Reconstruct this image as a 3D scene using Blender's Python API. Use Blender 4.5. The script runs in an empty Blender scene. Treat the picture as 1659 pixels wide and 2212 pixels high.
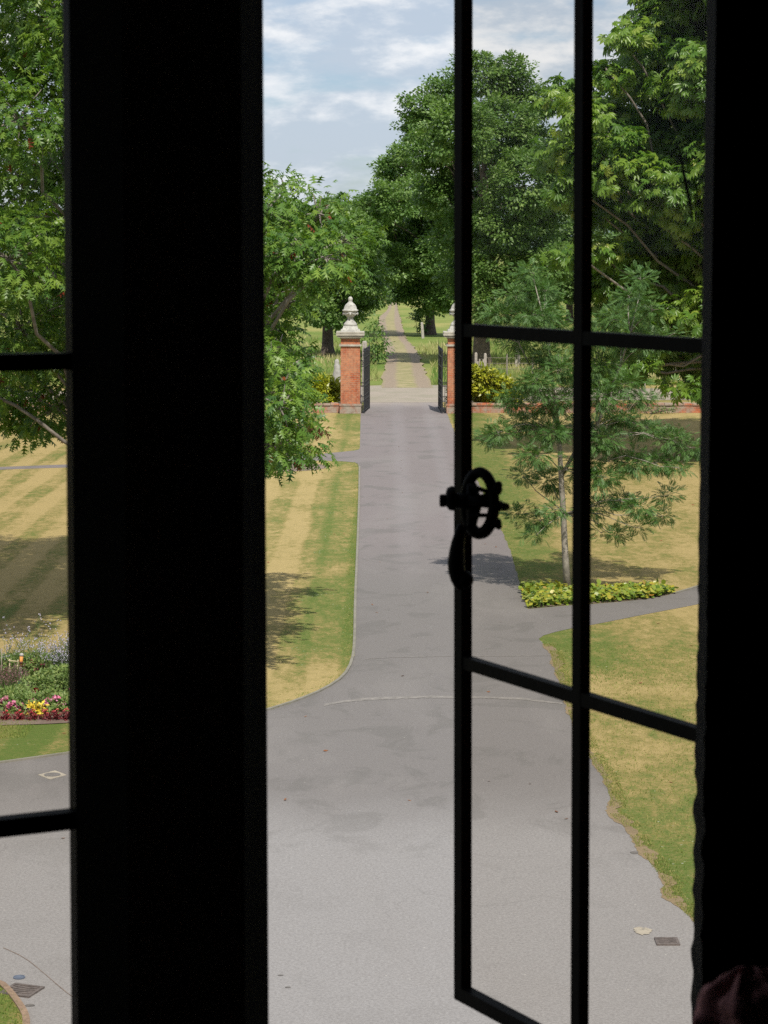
import bpy, bmesh, math, random
import numpy as np
from mathutils import Vector, noise as mnoise
random.seed(7); rng = np.random.default_rng(11)
S = bpy.context.scene
COL = S.collection
# ------------------------------------------------------------------ camera, world, sun, exposure
F, CX, CY = 5000.0, 829.5, 1106.0          # focal length and centre of the photograph in its 1659 x 2212 pixels
HZ = 510.0
P = math.atan((CY-HZ)/F)
CAMZ = 7.5
cd = bpy.data.cameras.new('camera'); cam = bpy.data.objects.new('camera', cd); COL.objects.link(cam)
cam.location = (0, 0, CAMZ); cam.rotation_euler = (math.pi/2-P, 0, 0)
cd.sensor_fit = 'HORIZONTAL'; cd.sensor_width = 24.0; cd.lens = 24.0*F/1659.0
cd.clip_start = 0.05; cd.clip_end = 9000
cd.dof.use_dof = True; cd.dof.focus_distance = 70; cd.dof.aperture_fstop = 26
S.camera = cam
EL, AZ = math.radians(54), math.radians(168)     # towards the sun, azimuth clockwise from +Y
w = bpy.data.worlds.new('World'); S.world = w; w.use_nodes = True
nt = w.node_tree; nt.nodes.clear()
def N(nt, t, **k):
    n = nt.nodes.new(t)
    for a, b in k.items(): setattr(n, a, b)
    return n
sky = N(nt, 'ShaderNodeTexSky', sky_type='NISHITA', sun_disc=False, sun_elevation=EL, sun_rotation=AZ, altitude=60, air_density=1.0, dust_density=0.6, ozone_density=1.5)
tc = N(nt, 'ShaderNodeTexCoord')
mp = N(nt, 'ShaderNodeMapping'); mp.inputs['Scale'].default_value = (11, 11, 50); mp.inputs['Location'].default_value = (2.3, 0, 1.15)
nt.links.new(tc.outputs['Generated'], mp.inputs['Vector'])
n1 = N(nt, 'ShaderNodeTexNoise'); n1.inputs['Scale'].default_value = 1.0; n1.inputs['Detail'].default_value = 7; n1.inputs['Roughness'].default_value = 0.55; n1.inputs['Distortion'].default_value = 0.25
mp2 = N(nt, 'ShaderNodeMapping'); mp2.inputs['Scale'].default_value = (20, 20, 50); mp2.inputs['Location'].default_value = (7.1, 3, 4.4)
nt.links.new(tc.outputs['Generated'], mp2.inputs['Vector'])
n2 = N(nt, 'ShaderNodeTexNoise'); n2.inputs['Scale'].default_value = 1.0; n2.inputs['Detail'].default_value = 9; n2.inputs['Roughness'].default_value = 0.6
nt.links.new(mp.outputs[0], n1.inputs['Vector']); nt.links.new(mp2.outputs[0], n2.inputs['Vector'])
r1 = N(nt, 'ShaderNodeMapRange', interpolation_type='SMOOTHSTEP'); r1.inputs[1].default_value = 0.28; r1.inputs[2].default_value = 0.53
r2 = N(nt, 'ShaderNodeMapRange', interpolation_type='SMOOTHSTEP'); r2.inputs[1].default_value = 0.44; r2.inputs[2].default_value = 0.66
nt.links.new(n1.outputs['Fac'], r1.inputs[0]); nt.links.new(n2.outputs['Fac'], r2.inputs[0])
sk = N(nt, 'ShaderNodeMix', data_type='RGBA', blend_type='MULTIPLY'); sk.inputs[0].default_value = 1
sk.inputs[7].default_value = (0.064, 0.074, 0.091, 1)
nt.links.new(sky.outputs[0], sk.inputs[6])
m1 = N(nt, 'ShaderNodeMix', data_type='RGBA'); m1.inputs[7].default_value = (0.50, 0.565, 0.655, 1)
m2 = N(nt, 'ShaderNodeMix', data_type='RGBA'); m2.inputs[7].default_value = (0.80, 0.82, 0.845, 1)
f1 = N(nt, 'ShaderNodeMath', operation='MULTIPLY'); f1.inputs[1].default_value = 0.82
nt.links.new(r1.outputs[0], f1.inputs[0])
nt.links.new(sk.outputs[2], m1.inputs[6]); nt.links.new(f1.outputs[0], m1.inputs[0])
f2 = N(nt, 'ShaderNodeMath', operation='MULTIPLY'); nt.links.new(r1.outputs[0], f2.inputs[0]); nt.links.new(r2.outputs[0], f2.inputs[1])
nt.links.new(m1.outputs[2], m2.inputs[6]); nt.links.new(f2.outputs[0], m2.inputs[0])
bg = N(nt, 'ShaderNodeBackground'); wo = N(nt, 'ShaderNodeOutputWorld')
nt.links.new(m2.outputs[2], bg.inputs['Color']); nt.links.new(bg.outputs[0], wo.inputs[0])
sl = bpy.data.lights.new('sun', 'SUN'); sl.energy = 4.9; sl.angle = math.radians(0.5); sl.color = (1, 0.95, 0.87)
so = bpy.data.objects.new('sun', sl); COL.objects.link(so); so.location = (5, -10, 40)
SD = Vector((math.cos(EL)*math.sin(AZ), math.cos(EL)*math.cos(AZ), math.sin(EL)))
so.rotation_euler = SD.to_track_quat('Z', 'Y').to_euler()
S.view_settings.view_transform = 'Standard'; S.view_settings.look = 'None'; S.view_settings.exposure = 0.17; S.view_settings.gamma = 1
S.cycles.max_bounces = 6; S.cycles.diffuse_bounces = 3; S.cycles.transparent_max_bounces = 12; S.cycles.transmission_bounces = 4
S.cycles.use_denoising = False

# ------------------------------------------------------------------ projection helpers (photo pixel -> point in the place)
cp, sp = math.cos(P), math.sin(P)
def ray(x, y):
    a, b = (x-CX)/F, (CY-y)/F
    return Vector((a, cp+b*sp, -sp+b*cp))
def at(x, y, Y):
    d = ray(x, y); t = Y/d.y
    return Vector((d.x*t, Y, CAMZ+d.z*t))
def gh(Y): return -0.012*max(0.0, Y-118) if Y < 600 else -5.784
def gnd(x, y, z=0.0):
    d = ray(x, y); Y = 100.0
    for _ in range(60):
        h = gh(Y)+z
        Y = max(5.0, min(2000.0, (CAMZ-h)/max(1e-4, -d.z/d.y)))
    t = Y/d.y
    return Vector((d.x*t, Y, h))
# ------------------------------------------------------------------ object helpers
def tag(o, label=None, cat=None, group=None, kind=None):
    if label: o['label'] = label
    if cat: o['category'] = cat
    if group: o['group'] = group
    if kind: o['kind'] = kind
    return o
def empty(name, loc, label, cat, group=None):
    o = bpy.data.objects.new(name, None); COL.objects.link(o); o.location = loc; o.empty_display_size = 0.2
    return tag(o, label, cat, group)
def link(name, me, m, parent=None, smooth=False):
    o = bpy.data.objects.new(name, me); COL.objects.link(o)
    if m is not None: me.materials.append(m)
    if parent is not None:
        o.parent = parent
        o.matrix_parent_inverse.identity(); o.location = -Vector(parent.location) if parent.parent is None else -Vector(parent.parent.location)-Vector(parent.location)
    if smooth: me.polygons.foreach_set('use_smooth', [True]*len(me.polygons))
    return o
# every mesh is written in world coordinates; link() shifts it back when its parent stands elsewhere
def wpos(o):
    v = Vector(o.location)
    while o.parent is not None: o = o.parent; v += Vector(o.location)
    return v
def mesh(name, verts, faces, m, parent=None, smooth=False, attr=None):
    me = bpy.data.meshes.new(name)
    if isinstance(verts, np.ndarray) and isinstance(faces, np.ndarray):
        nv, nf, k = len(verts), len(faces), faces.shape[1]
        me.vertices.add(nv); me.vertices.foreach_set('co', verts.astype(np.float32).ravel())
        me.loops.add(nf*k); me.loops.foreach_set('vertex_index', faces.astype(np.int32).ravel())
        me.polygons.add(nf); me.polygons.foreach_set('loop_start', np.arange(0, nf*k, k, dtype=np.int32))
        me.update(calc_edges=True)
    else:
        me.from_pydata([tuple(v) for v in verts], [], [tuple(f) for f in faces]); me.update()
    if attr is not None:
        a = me.attributes.new('rnd', 'FLOAT', 'POINT'); a.data.foreach_set('value', np.asarray(attr, dtype=np.float32))
    if smooth: me.polygons.foreach_set('use_smooth', np.ones(len(me.polygons), dtype=bool))
    o = bpy.data.objects.new(name, me); COL.objects.link(o)
    if m is not None: me.materials.append(m)
    if parent is not None:
        o.parent = parent; o.location = -wpos(parent)
    return o
class MB:
    def __init__(s): s.v, s.f = [], []
    def add(s, v, f):
        b = len(s.v); s.v += [tuple(x) for x in v]; s.f += [tuple(b+i for i in q) for q in f]; return s
    def box(s, c, sz, rz=0, bev=0):
        x, y, z = sz[0]/2, sz[1]/2, sz[2]/2; cr, sr = math.cos(rz), math.sin(rz); v = []
        for a, b, d in ((-1,-1,-1),(1,-1,-1),(1,1,-1),(-1,1,-1),(-1,-1,1),(1,-1,1),(1,1,1),(-1,1,1)):
            X, Y = a*x, b*y; v.append((c[0]+X*cr-Y*sr, c[1]+X*sr+Y*cr, c[2]+d*z))
        return s.add(v, [(0,3,2,1),(4,5,6,7),(0,1,5,4),(1,2,6,5),(2,3,7,6),(3,0,4,7)])
    def prism(s, bot, top):          # two loops of the same count
        n = len(bot)
        return s.add(list(bot)+list(top), [tuple(range(n))[::-1], tuple(range(n, 2*n))]+[(i, (i+1) % n, n+(i+1) % n, n+i) for i in range(n)])
    def tube(s, pts, rad, n=7, cap=True):
        pts = [Vector(p) for p in pts]; rad = rad if hasattr(rad, '__len__') else [rad]*len(pts)
        rings = []; prev = None
        for i, p in enumerate(pts):
            t = (pts[min(i+1, len(pts)-1)]-pts[max(i-1, 0)])
            if t.length < 1e-9: t = Vector((0, 0, 1))
            t.normalize()
            a = prev if prev is not None else (Vector((0, 0, 1)) if abs(t.z) < .9 else Vector((1, 0, 0)))
            a = (a-t*a.dot(t)); a.normalize(); prev = a; b = t.cross(a)
            rings.append([p+(a*math.cos(2*math.pi*k/n)+b*math.sin(2*math.pi*k/n))*rad[i] for k in range(n)])
        v = [q for r in rings for q in r]; f = []
        for i in range(len(rings)-1):
            for k in range(n): f.append((i*n+k, i*n+(k+1) % n, (i+1)*n+(k+1) % n, (i+1)*n+k))
        if cap: f.append(tuple(range(n))[::-1]); f.append(tuple((len(rings)-1)*n+k for k in range(n)))
        return s.add(v, f)
    def lathe(s, c, prof, n=20):     # prof: (radius, z)
        v = []; f = []
        for r, z in prof:
            for k in range(n): a = 2*math.pi*k/n; v.append((c[0]+r*math.cos(a), c[1]+r*math.sin(a), c[2]+z))
        for i in range(len(prof)-1):
            for k in range(n): f.append((i*n+k, i*n+(k+1) % n, (i+1)*n+(k+1) % n, (i+1)*n+k))
        f.append(tuple(range(n))[::-1]); f.append(tuple((len(prof)-1)*n+k for k in range(n)))
        return s.add(v, f)
    def build(s, name, m, parent=None, smooth=False): return mesh(name, s.v, s.f, m, parent, smooth)
# ------------------------------------------------------------------ materials
def mat(name):
    m = bpy.data.materials.new(name); m.use_nodes = True; t = m.node_tree
    return m, t, t.nodes['Principled BSDF']
def ramp(t, stops, src):
    r = N(t, 'ShaderNodeValToRGB'); e = r.color_ramp.elements
    while len(e) < len(stops): e.new(0.5)
    for i, (p, c) in enumerate(stops): e[i].position = p; e[i].color = (*c, 1)
    t.links.new(src, r.inputs[0]); return r.outputs[0]
def geo(t, scale=(1, 1, 1), loc=(0, 0, 0), rot=(0, 0, 0)):
    g = N(t, 'ShaderNodeNewGeometry'); m = N(t, 'ShaderNodeMapping')
    m.inputs['Scale'].default_value = scale; m.inputs['Location'].default_value = loc; m.inputs['Rotation'].default_value = rot
    t.links.new(g.outputs['Position'], m.inputs['Vector']); return m.outputs[0]
def noise(t, vec, scale, detail=5, rough=0.55, dist=0):
    n = N(t, 'ShaderNodeTexNoise'); n.inputs['Scale'].default_value = scale; n.inputs['Detail'].default_value = detail
    n.inputs['Roughness'].default_value = rough; n.inputs['Distortion'].default_value = dist
    t.links.new(vec, n.inputs['Vector']); return n.outputs['Fac']
def rng_(t, src, a, b, lo=0, hi=1, smooth=True):
    r = N(t, 'ShaderNodeMapRange', interpolation_type='SMOOTHSTEP' if smooth else 'LINEAR')
    r.inputs[1].default_value, r.inputs[2].default_value, r.inputs[3].default_value, r.inputs[4].default_value = a, b, lo, hi
    t.links.new(src, r.inputs[0]); return r.outputs[0]
def mixc(t, fac, a, b, mode='MIX'):
    m = N(t, 'ShaderNodeMix', data_type='RGBA', blend_type=mode)
    for i, v in ((0, fac), (6, a), (7, b)):
        if isinstance(v, (int, float)): m.inputs[i].default_value = v
        elif isinstance(v, tuple): m.inputs[i].default_value = (*v, 1)
        else: t.links.new(v, m.inputs[i])
    return m.outputs[2]
def mth(t, op, a, b=None, c=None):
    m = N(t, 'ShaderNodeMath', operation=op)
    for i, v in enumerate((a, b, c)):
        if v is None: continue
        if isinstance(v, (int, float)): m.inputs[i].default_value = v
        else: t.links.new(v, m.inputs[i])
    return m.outputs[0]
def bump(t, p, h, strength, dist):
    b = N(t, 'ShaderNodeBump'); b.inputs['Strength'].default_value = strength; b.inputs['Distance'].default_value = dist
    t.links.new(h, b.inputs['Height']); t.links.new(b.outputs[0], p.inputs['Normal'])
def simple(name, col, rough=0.8, var=0.25, scale=6, metal=0, bumps=0.0, spec=None):
    m, t, p = mat(name); v = geo(t); n = noise(t, v, scale, 6, 0.6)
    c2 = tuple(min(1, c*(1+var)) for c in col); c1 = tuple(c*(1-var) for c in col)
    t.links.new(ramp(t, [(0.3, c1), (0.7, c2)], n), p.inputs['Base Color'])
    p.inputs['Roughness'].default_value = rough; p.inputs['Metallic'].default_value = metal
    if spec is not None: p.inputs['Specular IOR Level'].default_value = spec
    if bumps: bump(t, p, n, bumps, 0.02)
    return m
def leafmat(name, cols, rough=0.42, trans=0.3, tcol=None, spec=0.5):
    m, t, p = mat(name)
    a = N(t, 'ShaderNodeAttribute', attribute_name='rnd')
    st = [(i/(len(cols)-1), c) for i, c in enumerate(cols)]
    c = ramp(t, st, a.outputs['Fac'])
    t.links.new(c, p.inputs['Base Color']); p.inputs['Roughness'].default_value = rough; p.inputs['Specular IOR Level'].default_value = spec
    tr = N(t, 'ShaderNodeBsdfTranslucent')
    tc_ = mixc(t, 1.0, c, tcol or (1.0, 1.15, 0.5), 'MULTIPLY')
    g = mixc(t, 0.5, tc_, c)
    t.links.new(tc_, tr.inputs[0])
    mx = N(t, 'ShaderNodeMixShader'); mx.inputs[0].default_value = trans
    out = t.nodes['Material Output']
    t.links.new(p.outputs[0], mx.inputs[1]); t.links.new(tr.outputs[0], mx.inputs[2]); t.links.new(mx.outputs[0], out.inputs[0])
    return m
# ground -------------------------------------------------------------
def lawn_mat():
    m, t, p = mat('lawn_grass')
    g = N(t, 'ShaderNodeNewGeometry'); sx = N(t, 'ShaderNodeSeparateXYZ'); t.links.new(g.outputs['Position'], sx.inputs[0])
    X, Y = sx.outputs[0], sx.outputs[1]
    v = geo(t, (1, 0.55, 1)); big = noise(t, v, 0.33, 5, 0.6, 0.4); mid = noise(t, v, 1.5, 5, 0.65); fine = noise(t, geo(t), 16, 4, 0.7); fin2 = noise(t, geo(t), 60, 3, 0.7)
    # mower stripes parallel to the drive
    wob = mth(t, 'ADD', X, mth(t, 'MULTIPLY', noise(t, geo(t, (1, 0.15, 1)), 0.8, 3), 0.35))
    st = mth(t, 'SINE', mth(t, 'MULTIPLY', wob, 5.2))
    dry = mth(t, 'ADD', mth(t, 'MULTIPLY', big, 0.85), mth(t, 'ADD', mth(t, 'MULTIPLY', mid, 0.55), 0.13))
    dry = mth(t, 'ADD', dry, mth(t, 'MULTIPLY', mth(t, 'MULTIPLY', rng_(t, st, -0.5, 0.5, -1, 1), rng_(t, X, -0.3, 0.3, 1, 0.25)), 0.105))
    dry = mth(t, 'ADD', dry, mth(t, 'ADD', mth(t, 'MULTIPLY', mth(t, 'SUBTRACT', fine, 0.5), 0.9), mth(t, 'MULTIPLY', mth(t, 'SUBTRACT', noise(t, v, 5.0, 4, 0.7), 0.5), 0.8)))
    # watered green verge beside the drive (left edge X about -0.8, right edge about 3.1)
    lw = mth(t, 'ADD', X, mth(t, 'MULTIPLY', mth(t, 'SUBTRACT', mid, 0.5), 0.6))
    def band(a, b, c, d): return mth(t, 'MULTIPLY', rng_(t, lw, a, b), rng_(t, lw, c, d, 1, 0))
    far = rng_(t, Y, 37, 42)
    gb = mth(t, 'ADD', band(-1.75, -1.25, -0.4, 0.2), band(2.7, 3.0, 3.7, 4.6))
    gb = mth(t, 'MULTIPLY', gb, far)
    # greener lawn near the house on the right
    near = mth(t, 'MULTIPLY', rng_(t, Y, 28, 34, 1, 0), rng_(t, X, 2, 3))
    shade = mth(t, 'MULTIPLY', rng_(t, Y, 70, 76), rng_(t, X, 5.5, 8))
    dry = mth(t, 'SUBTRACT', dry, mth(t, 'MULTIPLY', gb, 0.28))
    dry = mth(t, 'SUBTRACT', dry, mth(t, 'MULTIPLY', near, 0.30))
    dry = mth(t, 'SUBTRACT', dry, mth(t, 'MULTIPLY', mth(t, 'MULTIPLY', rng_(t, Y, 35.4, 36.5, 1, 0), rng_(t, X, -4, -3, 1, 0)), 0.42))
    c = ramp(t, [(0.40, (0.095, 0.145, 0.030)), (0.58, (0.155, 0.175, 0.048)), (0.73, (0.265, 0.215, 0.078)), (0.90, (0.40, 0.305, 0.135))], dry)
    c = mixc(t, mth(t, 'MULTIPLY', rng_(t, fine, 0.35, 0.7), 0.35), c, (0.16, 0.15, 0.05))
    # clover flowers on the green parts
    vo = N(t, 'ShaderNodeTexVoronoi'); vo.inputs['Scale'].default_value = 9; t.links.new(geo(t), vo.inputs['Vector'])
    cl = mth(t, 'MULTIPLY', rng_(t, vo.outputs['Distance'], 0.10, 0.16, 1, 0), rng_(t, noise(t, geo(t), 0.9, 3), 0.52, 0.6))
    cl = mth(t, 'MULTIPLY', cl, rng_(t, dry, 0.5, 0.75, 1, 0))
    c = mixc(t, mth(t, 'MULTIPLY', cl, 0.75), c, (0.55, 0.56, 0.45))
    # meadow grass beyond the lane
    mw = noise(t, geo(t, (1, 0.5, 1)), 0.12, 6, 0.6)
    mc = ramp(t, [(0.35, (0.11, 0.175, 0.035)), (0.52, (0.18, 0.215, 0.058)), (0.70, (0.30, 0.275, 0.10))], mw)
    c = mixc(t, rng_(t, Y, 116, 119), c, mc)
    t.links.new(c, p.inputs['Base Color']); p.inputs['Roughness'].default_value = 0.95; p.inputs['Specular IOR Level'].default_value = 0.1
    bump(t, p, mth(t, 'ADD', fine, mth(t, 'MULTIPLY', fin2, 0.7)), 0.75, 0.035)
    return m
def tarmac_mat():
    m, t, p = mat('weathered_tarmac')
    g = N(t, 'ShaderNodeNewGeometry'); sx = N(t, 'ShaderNodeSeparateXYZ'); t.links.new(g.outputs['Position'], sx.inputs[0]); X, Y = sx.outputs[0], sx.outputs[1]
    v = geo(t); big = noise(t, geo(t, (1, 0.35, 1)), 0.35, 5, 0.6, 0.5); patch = noise(t, geo(t, (1, 0.8, 1)), 0.9, 6, 0.65, 0.6)
    fine = noise(t, v, 30, 4, 0.75); grit = noise(t, v, 110, 2, 0.7)
    yy = mth(t, 'ADD', Y, mth(t, 'MULTIPLY', mth(t, 'SUBTRACT', big, 0.5), 5.5))
    # lighter re-laid forecourt near the house, older mauve-grey drive beyond
    c = mixc(t, rng_(t, yy, 27.5, 31.5), (0.268, 0.256, 0.247), (0.170, 0.157, 0.148))
    c = mixc(t, rng_(t, yy, 48, 60), c, (0.195, 0.168, 0.163))
    c = mixc(t, mth(t, 'MULTIPLY', rng_(t, patch, 0.52, 0.62), rng_(t, Y, 26, 32, 0.10, 0.60)), c, (0.125, 0.118, 0.108))
    c = mixc(t, mth(t, 'MULTIPLY', rng_(t, big, 0.5, 0.66), 0.35), c, (0.25, 0.232, 0.217))
    c = mixc(t, rng_(t, mth(t, 'ADD', Y, mth(t, 'MULTIPLY', mth(t, 'SUBTRACT', patch, 0.5), 5)), 101, 106), c, (0.33, 0.28, 0.24))
    # pale wheel lines down the drive
    wl = mth(t, 'ADD', mth(t, 'MULTIPLY', rng_(t, X, 0.15, 0.5), rng_(t, X, 0.6, 1.0, 1, 0)), mth(t, 'MULTIPLY', rng_(t, X, 1.55, 1.85), rng_(t, X, 1.95, 2.3, 1, 0)))
    c = mixc(t, mth(t, 'MULTIPLY', wl, rng_(t, Y, 45, 60, 0, 0.28)), c, (0.27, 0.25, 0.25))
    c = mixc(t, rng_(t, fine, 0.3, 0.7, 0.0, 0.5), c, (0.11, 0.10, 0.095))
    c = mixc(t, rng_(t, grit, 0.54, 0.8, 0.0, 0.42), c, (0.42, 0.41, 0.39))
    vo = N(t, 'ShaderNodeTexVoronoi'); vo.inputs['Scale'].default_value = 3.2; t.links.new(v, vo.inputs['Vector'])
    c = mixc(t, rng_(t, vo.outputs['Distance'], 0.018, 0.04, 0.65, 0), c, (0.5, 0.48, 0.42))
    # long hairline cracks
    ve = N(t, 'ShaderNodeTexVoronoi', feature='DISTANCE_TO_EDGE'); ve.inputs['Scale'].default_value = 0.24
    wv = N(t, 'ShaderNodeVectorMath', operation='ADD'); nn = N(t, 'ShaderNodeTexNoise'); nn.inputs['Scale'].default_value = 0.9; nn.inputs['Detail'].default_value = 6
    t.links.new(v, nn.inputs['Vector']); vs = N(t, 'ShaderNodeVectorMath', operation='SCALE'); vs.inputs['Scale'].default_value = 1.4
    t.links.new(nn.outputs['Color'], vs.inputs[0]); t.links.new(v, wv.inputs[0]); t.links.new(vs.outputs[0], wv.inputs[1]); t.links.new(wv.outputs[0], ve.inputs['Vector'])
    cr = mth(t, 'MULTIPLY', rng_(t, ve.outputs['Distance'], 0.0015, 0.006, 1, 0), rng_(t, noise(t, v, 0.3, 3), 0.45, 0.6))
    c = mixc(t, mth(t, 'MULTIPLY', cr, 0.12), c, (0.06, 0.055, 0.05))
    t.links.new(c, p.inputs['Base Color']); p.inputs['Roughness'].default_value = 0.85; p.inputs['Specular IOR Level'].default_value = 0.3
    bump(t, p, mth(t, 'ADD', fine, mth(t, 'MULTIPLY', grit, 0.8)), 0.5, 0.012)
    return m
def gravel_mat(name, a, b):
    m, t, p = mat(name); v = geo(t); n = noise(t, v, 0.7, 6, 0.7); f = noise(t, v, 18, 4, 0.8)
    c = mixc(t, rng_(t, n, 0.35, 0.65), a, b); c = mixc(t, rng_(t, f, 0.3, 0.75, 0, 0.5), c, tuple(x*0.5 for x in a))
    t.links.new(c, p.inputs['Base Color']); p.inputs['Roughness'].default_value = 0.95; bump(t, p, f, 0.7, 0.03); return m
def track_mat():
    m, t, p = mat('rutted_track'); uv = N(t, 'ShaderNodeUVMap'); s = N(t, 'ShaderNodeSeparateXYZ'); t.links.new(uv.outputs[0], s.inputs[0])
    n = noise(t, geo(t), 0.9, 6, 0.7); f = noise(t, geo(t), 7, 4, 0.7)
    u = mth(t, 'ADD', s.outputs[0], mth(t, 'MULTIPLY', mth(t, 'SUBTRACT', n, 0.5), 0.35))
    r = mth(t, 'ABSOLUTE', mth(t, 'SUBTRACT', mth(t, 'ABSOLUTE', u), 0.68))
    rut = rng_(t, r, 0.16, 0.42, 1, 0)
    c = mixc(t, rng_(t, n, 0.4, 0.6), (0.20, 0.19, 0.075), (0.30, 0.25, 0.13))
    d = mixc(t, rng_(t, f, 0.3, 0.7), (0.19, 0.145, 0.10), (0.29, 0.23, 0.165))
    c = mixc(t, rut, c, d)
    t.links.new(c, p.inputs['Base Color']); p.inputs['Roughness'].default_value = 0.95; bump(t, p, f, 0.8, 0.05); return m
def brick_mat(name, wash=0.45, scale=1.0):
    m, t, p = mat(name)
    tcn = N(t, 'ShaderNodeNewGeometry'); s = N(t, 'ShaderNodeSeparateXYZ'); t.links.new(tcn.outputs['Position'], s.inputs[0])
    nr = N(t, 'ShaderNodeSeparateXYZ'); t.links.new(tcn.outputs['Normal'], nr.inputs[0])
    side = mth(t, 'GREATER_THAN', mth(t, 'ABSOLUTE', nr.outputs[0]), 0.7)
    hx = mth(t, 'ADD', mth(t, 'MULTIPLY', s.outputs[0], mth(t, 'SUBTRACT', 1, side)), mth(t, 'MULTIPLY', s.outputs[1], side))
    cv = N(t, 'ShaderNodeCombineXYZ'); t.links.new(hx, cv.inputs[0]); t.links.new(s.outputs[2], cv.inputs[1])
    b = N(t, 'ShaderNodeTexBrick'); b.inputs['Scale'].default_value = 1.0; b.inputs['Brick Width'].default_value = 0.225*scale; b.inputs['Row Height'].default_value = 0.083*scale
    b.inputs['Mortar Size'].default_value = 0.007; b.inputs['Mortar Smooth'].default_value = 0.3; b.offset = 0.5
    b.inputs['Color1'].default_value = (0.46, 0.115, 0.036, 1); b.inputs['Color2'].default_value = (0.28, 0.062, 0.024, 1); b.inputs['Mortar'].default_value = (0.33, 0.24, 0.17, 1)
    t.links.new(cv.outputs[0], b.inputs['Vector'])
    n = noise(t, geo(t), 1.6, 6, 0.7); n2 = noise(t, geo(t), 9, 4, 0.7)
    c = mixc(t, rng_(t, n, 0.36, 0.60, 0, wash), b.outputs['Color'], (0.46, 0.25, 0.14) if wash < .9 else (0.30, 0.25, 0.20))
    c = mixc(t, rng_(t, n2, 0.45, 0.7, 0, 0.55), c, (0.15, 0.065, 0.04))
    t.links.new(c, p.inputs['Base Color']); p.inputs['Roughness'].default_value = 0.9; bump(t, p, mth(t, 'ADD', b.outputs['Fac'], n2), 0.4, -0.01); return m
def stone_mat(name, col, lichen=(0.62, 0.60, 0.52), dark=(0.18, 0.17, 0.14), dk=0.6):
    m, t, p = mat(name); n = noise(t, geo(t), 3.0, 6, 0.7); n2 = noise(t, geo(t, (1, 1, 1), (4, 2, 1)), 8, 6, 0.75)
    c = mixc(t, rng_(t, n, 0.35, 0.62), col, lichen); c = mixc(t, rng_(t, n2, 0.5, 0.72, 0, dk), c, dark)
    t.links.new(c, p.inputs['Base Color']); p.inputs['Roughness'].default_value = 0.9; bump(t, p, n2, 0.5, 0.02); return m
M = {}
M['lawn'] = lawn_mat(); M['tarmac'] = tarmac_mat(); M['lane'] = gravel_mat('pale_gravel', (0.33, 0.28, 0.225), (0.26, 0.235, 0.17)); M['track'] = track_mat()
M['soil'] = gravel_mat('dry_soil', (0.15, 0.105, 0.08), (0.24, 0.18, 0.14)); M['kerb'] = stone_mat('kerb_concrete', (0.165, 0.155, 0.12), (0.22, 0.205, 0.165))
M['brick'] = brick_mat('orange_brick', 0.55); M['oldbrick'] = brick_mat('weathered_brick', 1.0); M['stone'] = stone_mat('lichen_stone', (0.31, 0.30, 0.27), (0.46, 0.45, 0.40), (0.13, 0.125, 0.105), 0.9); M['capstone'] = stone_mat('cap_stone', (0.31, 0.285, 0.235), (0.44, 0.41, 0.34), dk=0.95)
M['oldstone'] = stone_mat('grey_old_stone', (0.26, 0.25, 0.23), (0.38, 0.37, 0.33)); M['iron'] = simple('black_iron', (0.018, 0.019, 0.022), 0.45, 0.3, 8, 0.0, 0.1); M['frame'] = simple('painted_steel_frame', (0.0022, 0.0022, 0.0026), 0.5, 0.3, 20, 0, 0.08, 0.02)
M['grate'] = simple('cast_iron_grate', (0.115, 0.095, 0.085), 0.6, 0.4, 25, 0, 0.3)
M['bark'] = simple('oak_bark', (0.10, 0.078, 0.06), 0.95, 0.45, 5, 0, 0.8); M['palebark'] = simple('pale_rowan_bark', (0.26, 0.235, 0.20), 0.8, 0.4, 9, 0, 0.3)
M['greybark'] = simple('grey_bark', (0.20, 0.175, 0.15), 0.9, 0.4, 6, 0, 0.5); M['wood'] = simple('silvered_wood', (0.33, 0.30, 0.26), 0.9, 0.3, 10, 0, 0.3)
M['wallstone'] = simple('interior_stone', (0.055, 0.053, 0.052), 0.9, 0.25, 6, 0, 0.2); M['plaster'] = simple('dark_plaster', (0.13, 0.12, 0.11), 0.95, 0.15, 3)
M['mullion'] = simple('mullion_stone', (0.14, 0.135, 0.13), 0.9, 0.2, 5); M['splay'] = simple('shaded_splay', (0.003, 0.003, 0.003), 0.95, 0.2, 5, spec=0.05)  # splay: near-black colour paints the shade on the stone splays and jamb
M['cloth'] = simple('dusky_pink_cloth', (0.30, 0.13, 0.13), 0.95, 0.2, 30); M['facade'] = brick_mat('facade_brick', 0.3); M['roof'] = simple('roof_tile', (0.12, 0.07, 0.05), 0.9, 0.3, 4)
# pane: clear thin glass with a weak reflection
m, t, p = mat('window_glass'); t.nodes.remove(p)
tr = N(t, 'ShaderNodeBsdfTransparent'); tr.inputs[0].default_value = (0.955, 0.945, 0.93, 1); gl = N(t, 'ShaderNodeBsdfGlossy'); gl.inputs['Roughness'].default_value = 0.02
mx = N(t, 'ShaderNodeMixShader'); mx.inputs[0].default_value = 0.005
t.links.new(tr.outputs[0], mx.inputs[1]); t.links.new(gl.outputs[0], mx.inputs[2]); t.links.new(mx.outputs[0], t.nodes['Material Output'].inputs[0]); M['glass'] = m
M['redoak'] = leafmat('red_oak_leaf', [(0.050, 0.120, 0.022), (0.080, 0.175, 0.028), (0.135, 0.240, 0.034), (0.215, 0.320, 0.045), (0.26, 0.05, 0.02)], 0.42, 0.42, spec=0.5)
M['oak'] = leafmat('oak_leaf', [(0.070, 0.145, 0.034), (0.105, 0.195, 0.046), (0.160, 0.255, 0.062), (0.250, 0.345, 0.105)], 0.45, 0.40, spec=0.5)
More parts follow.
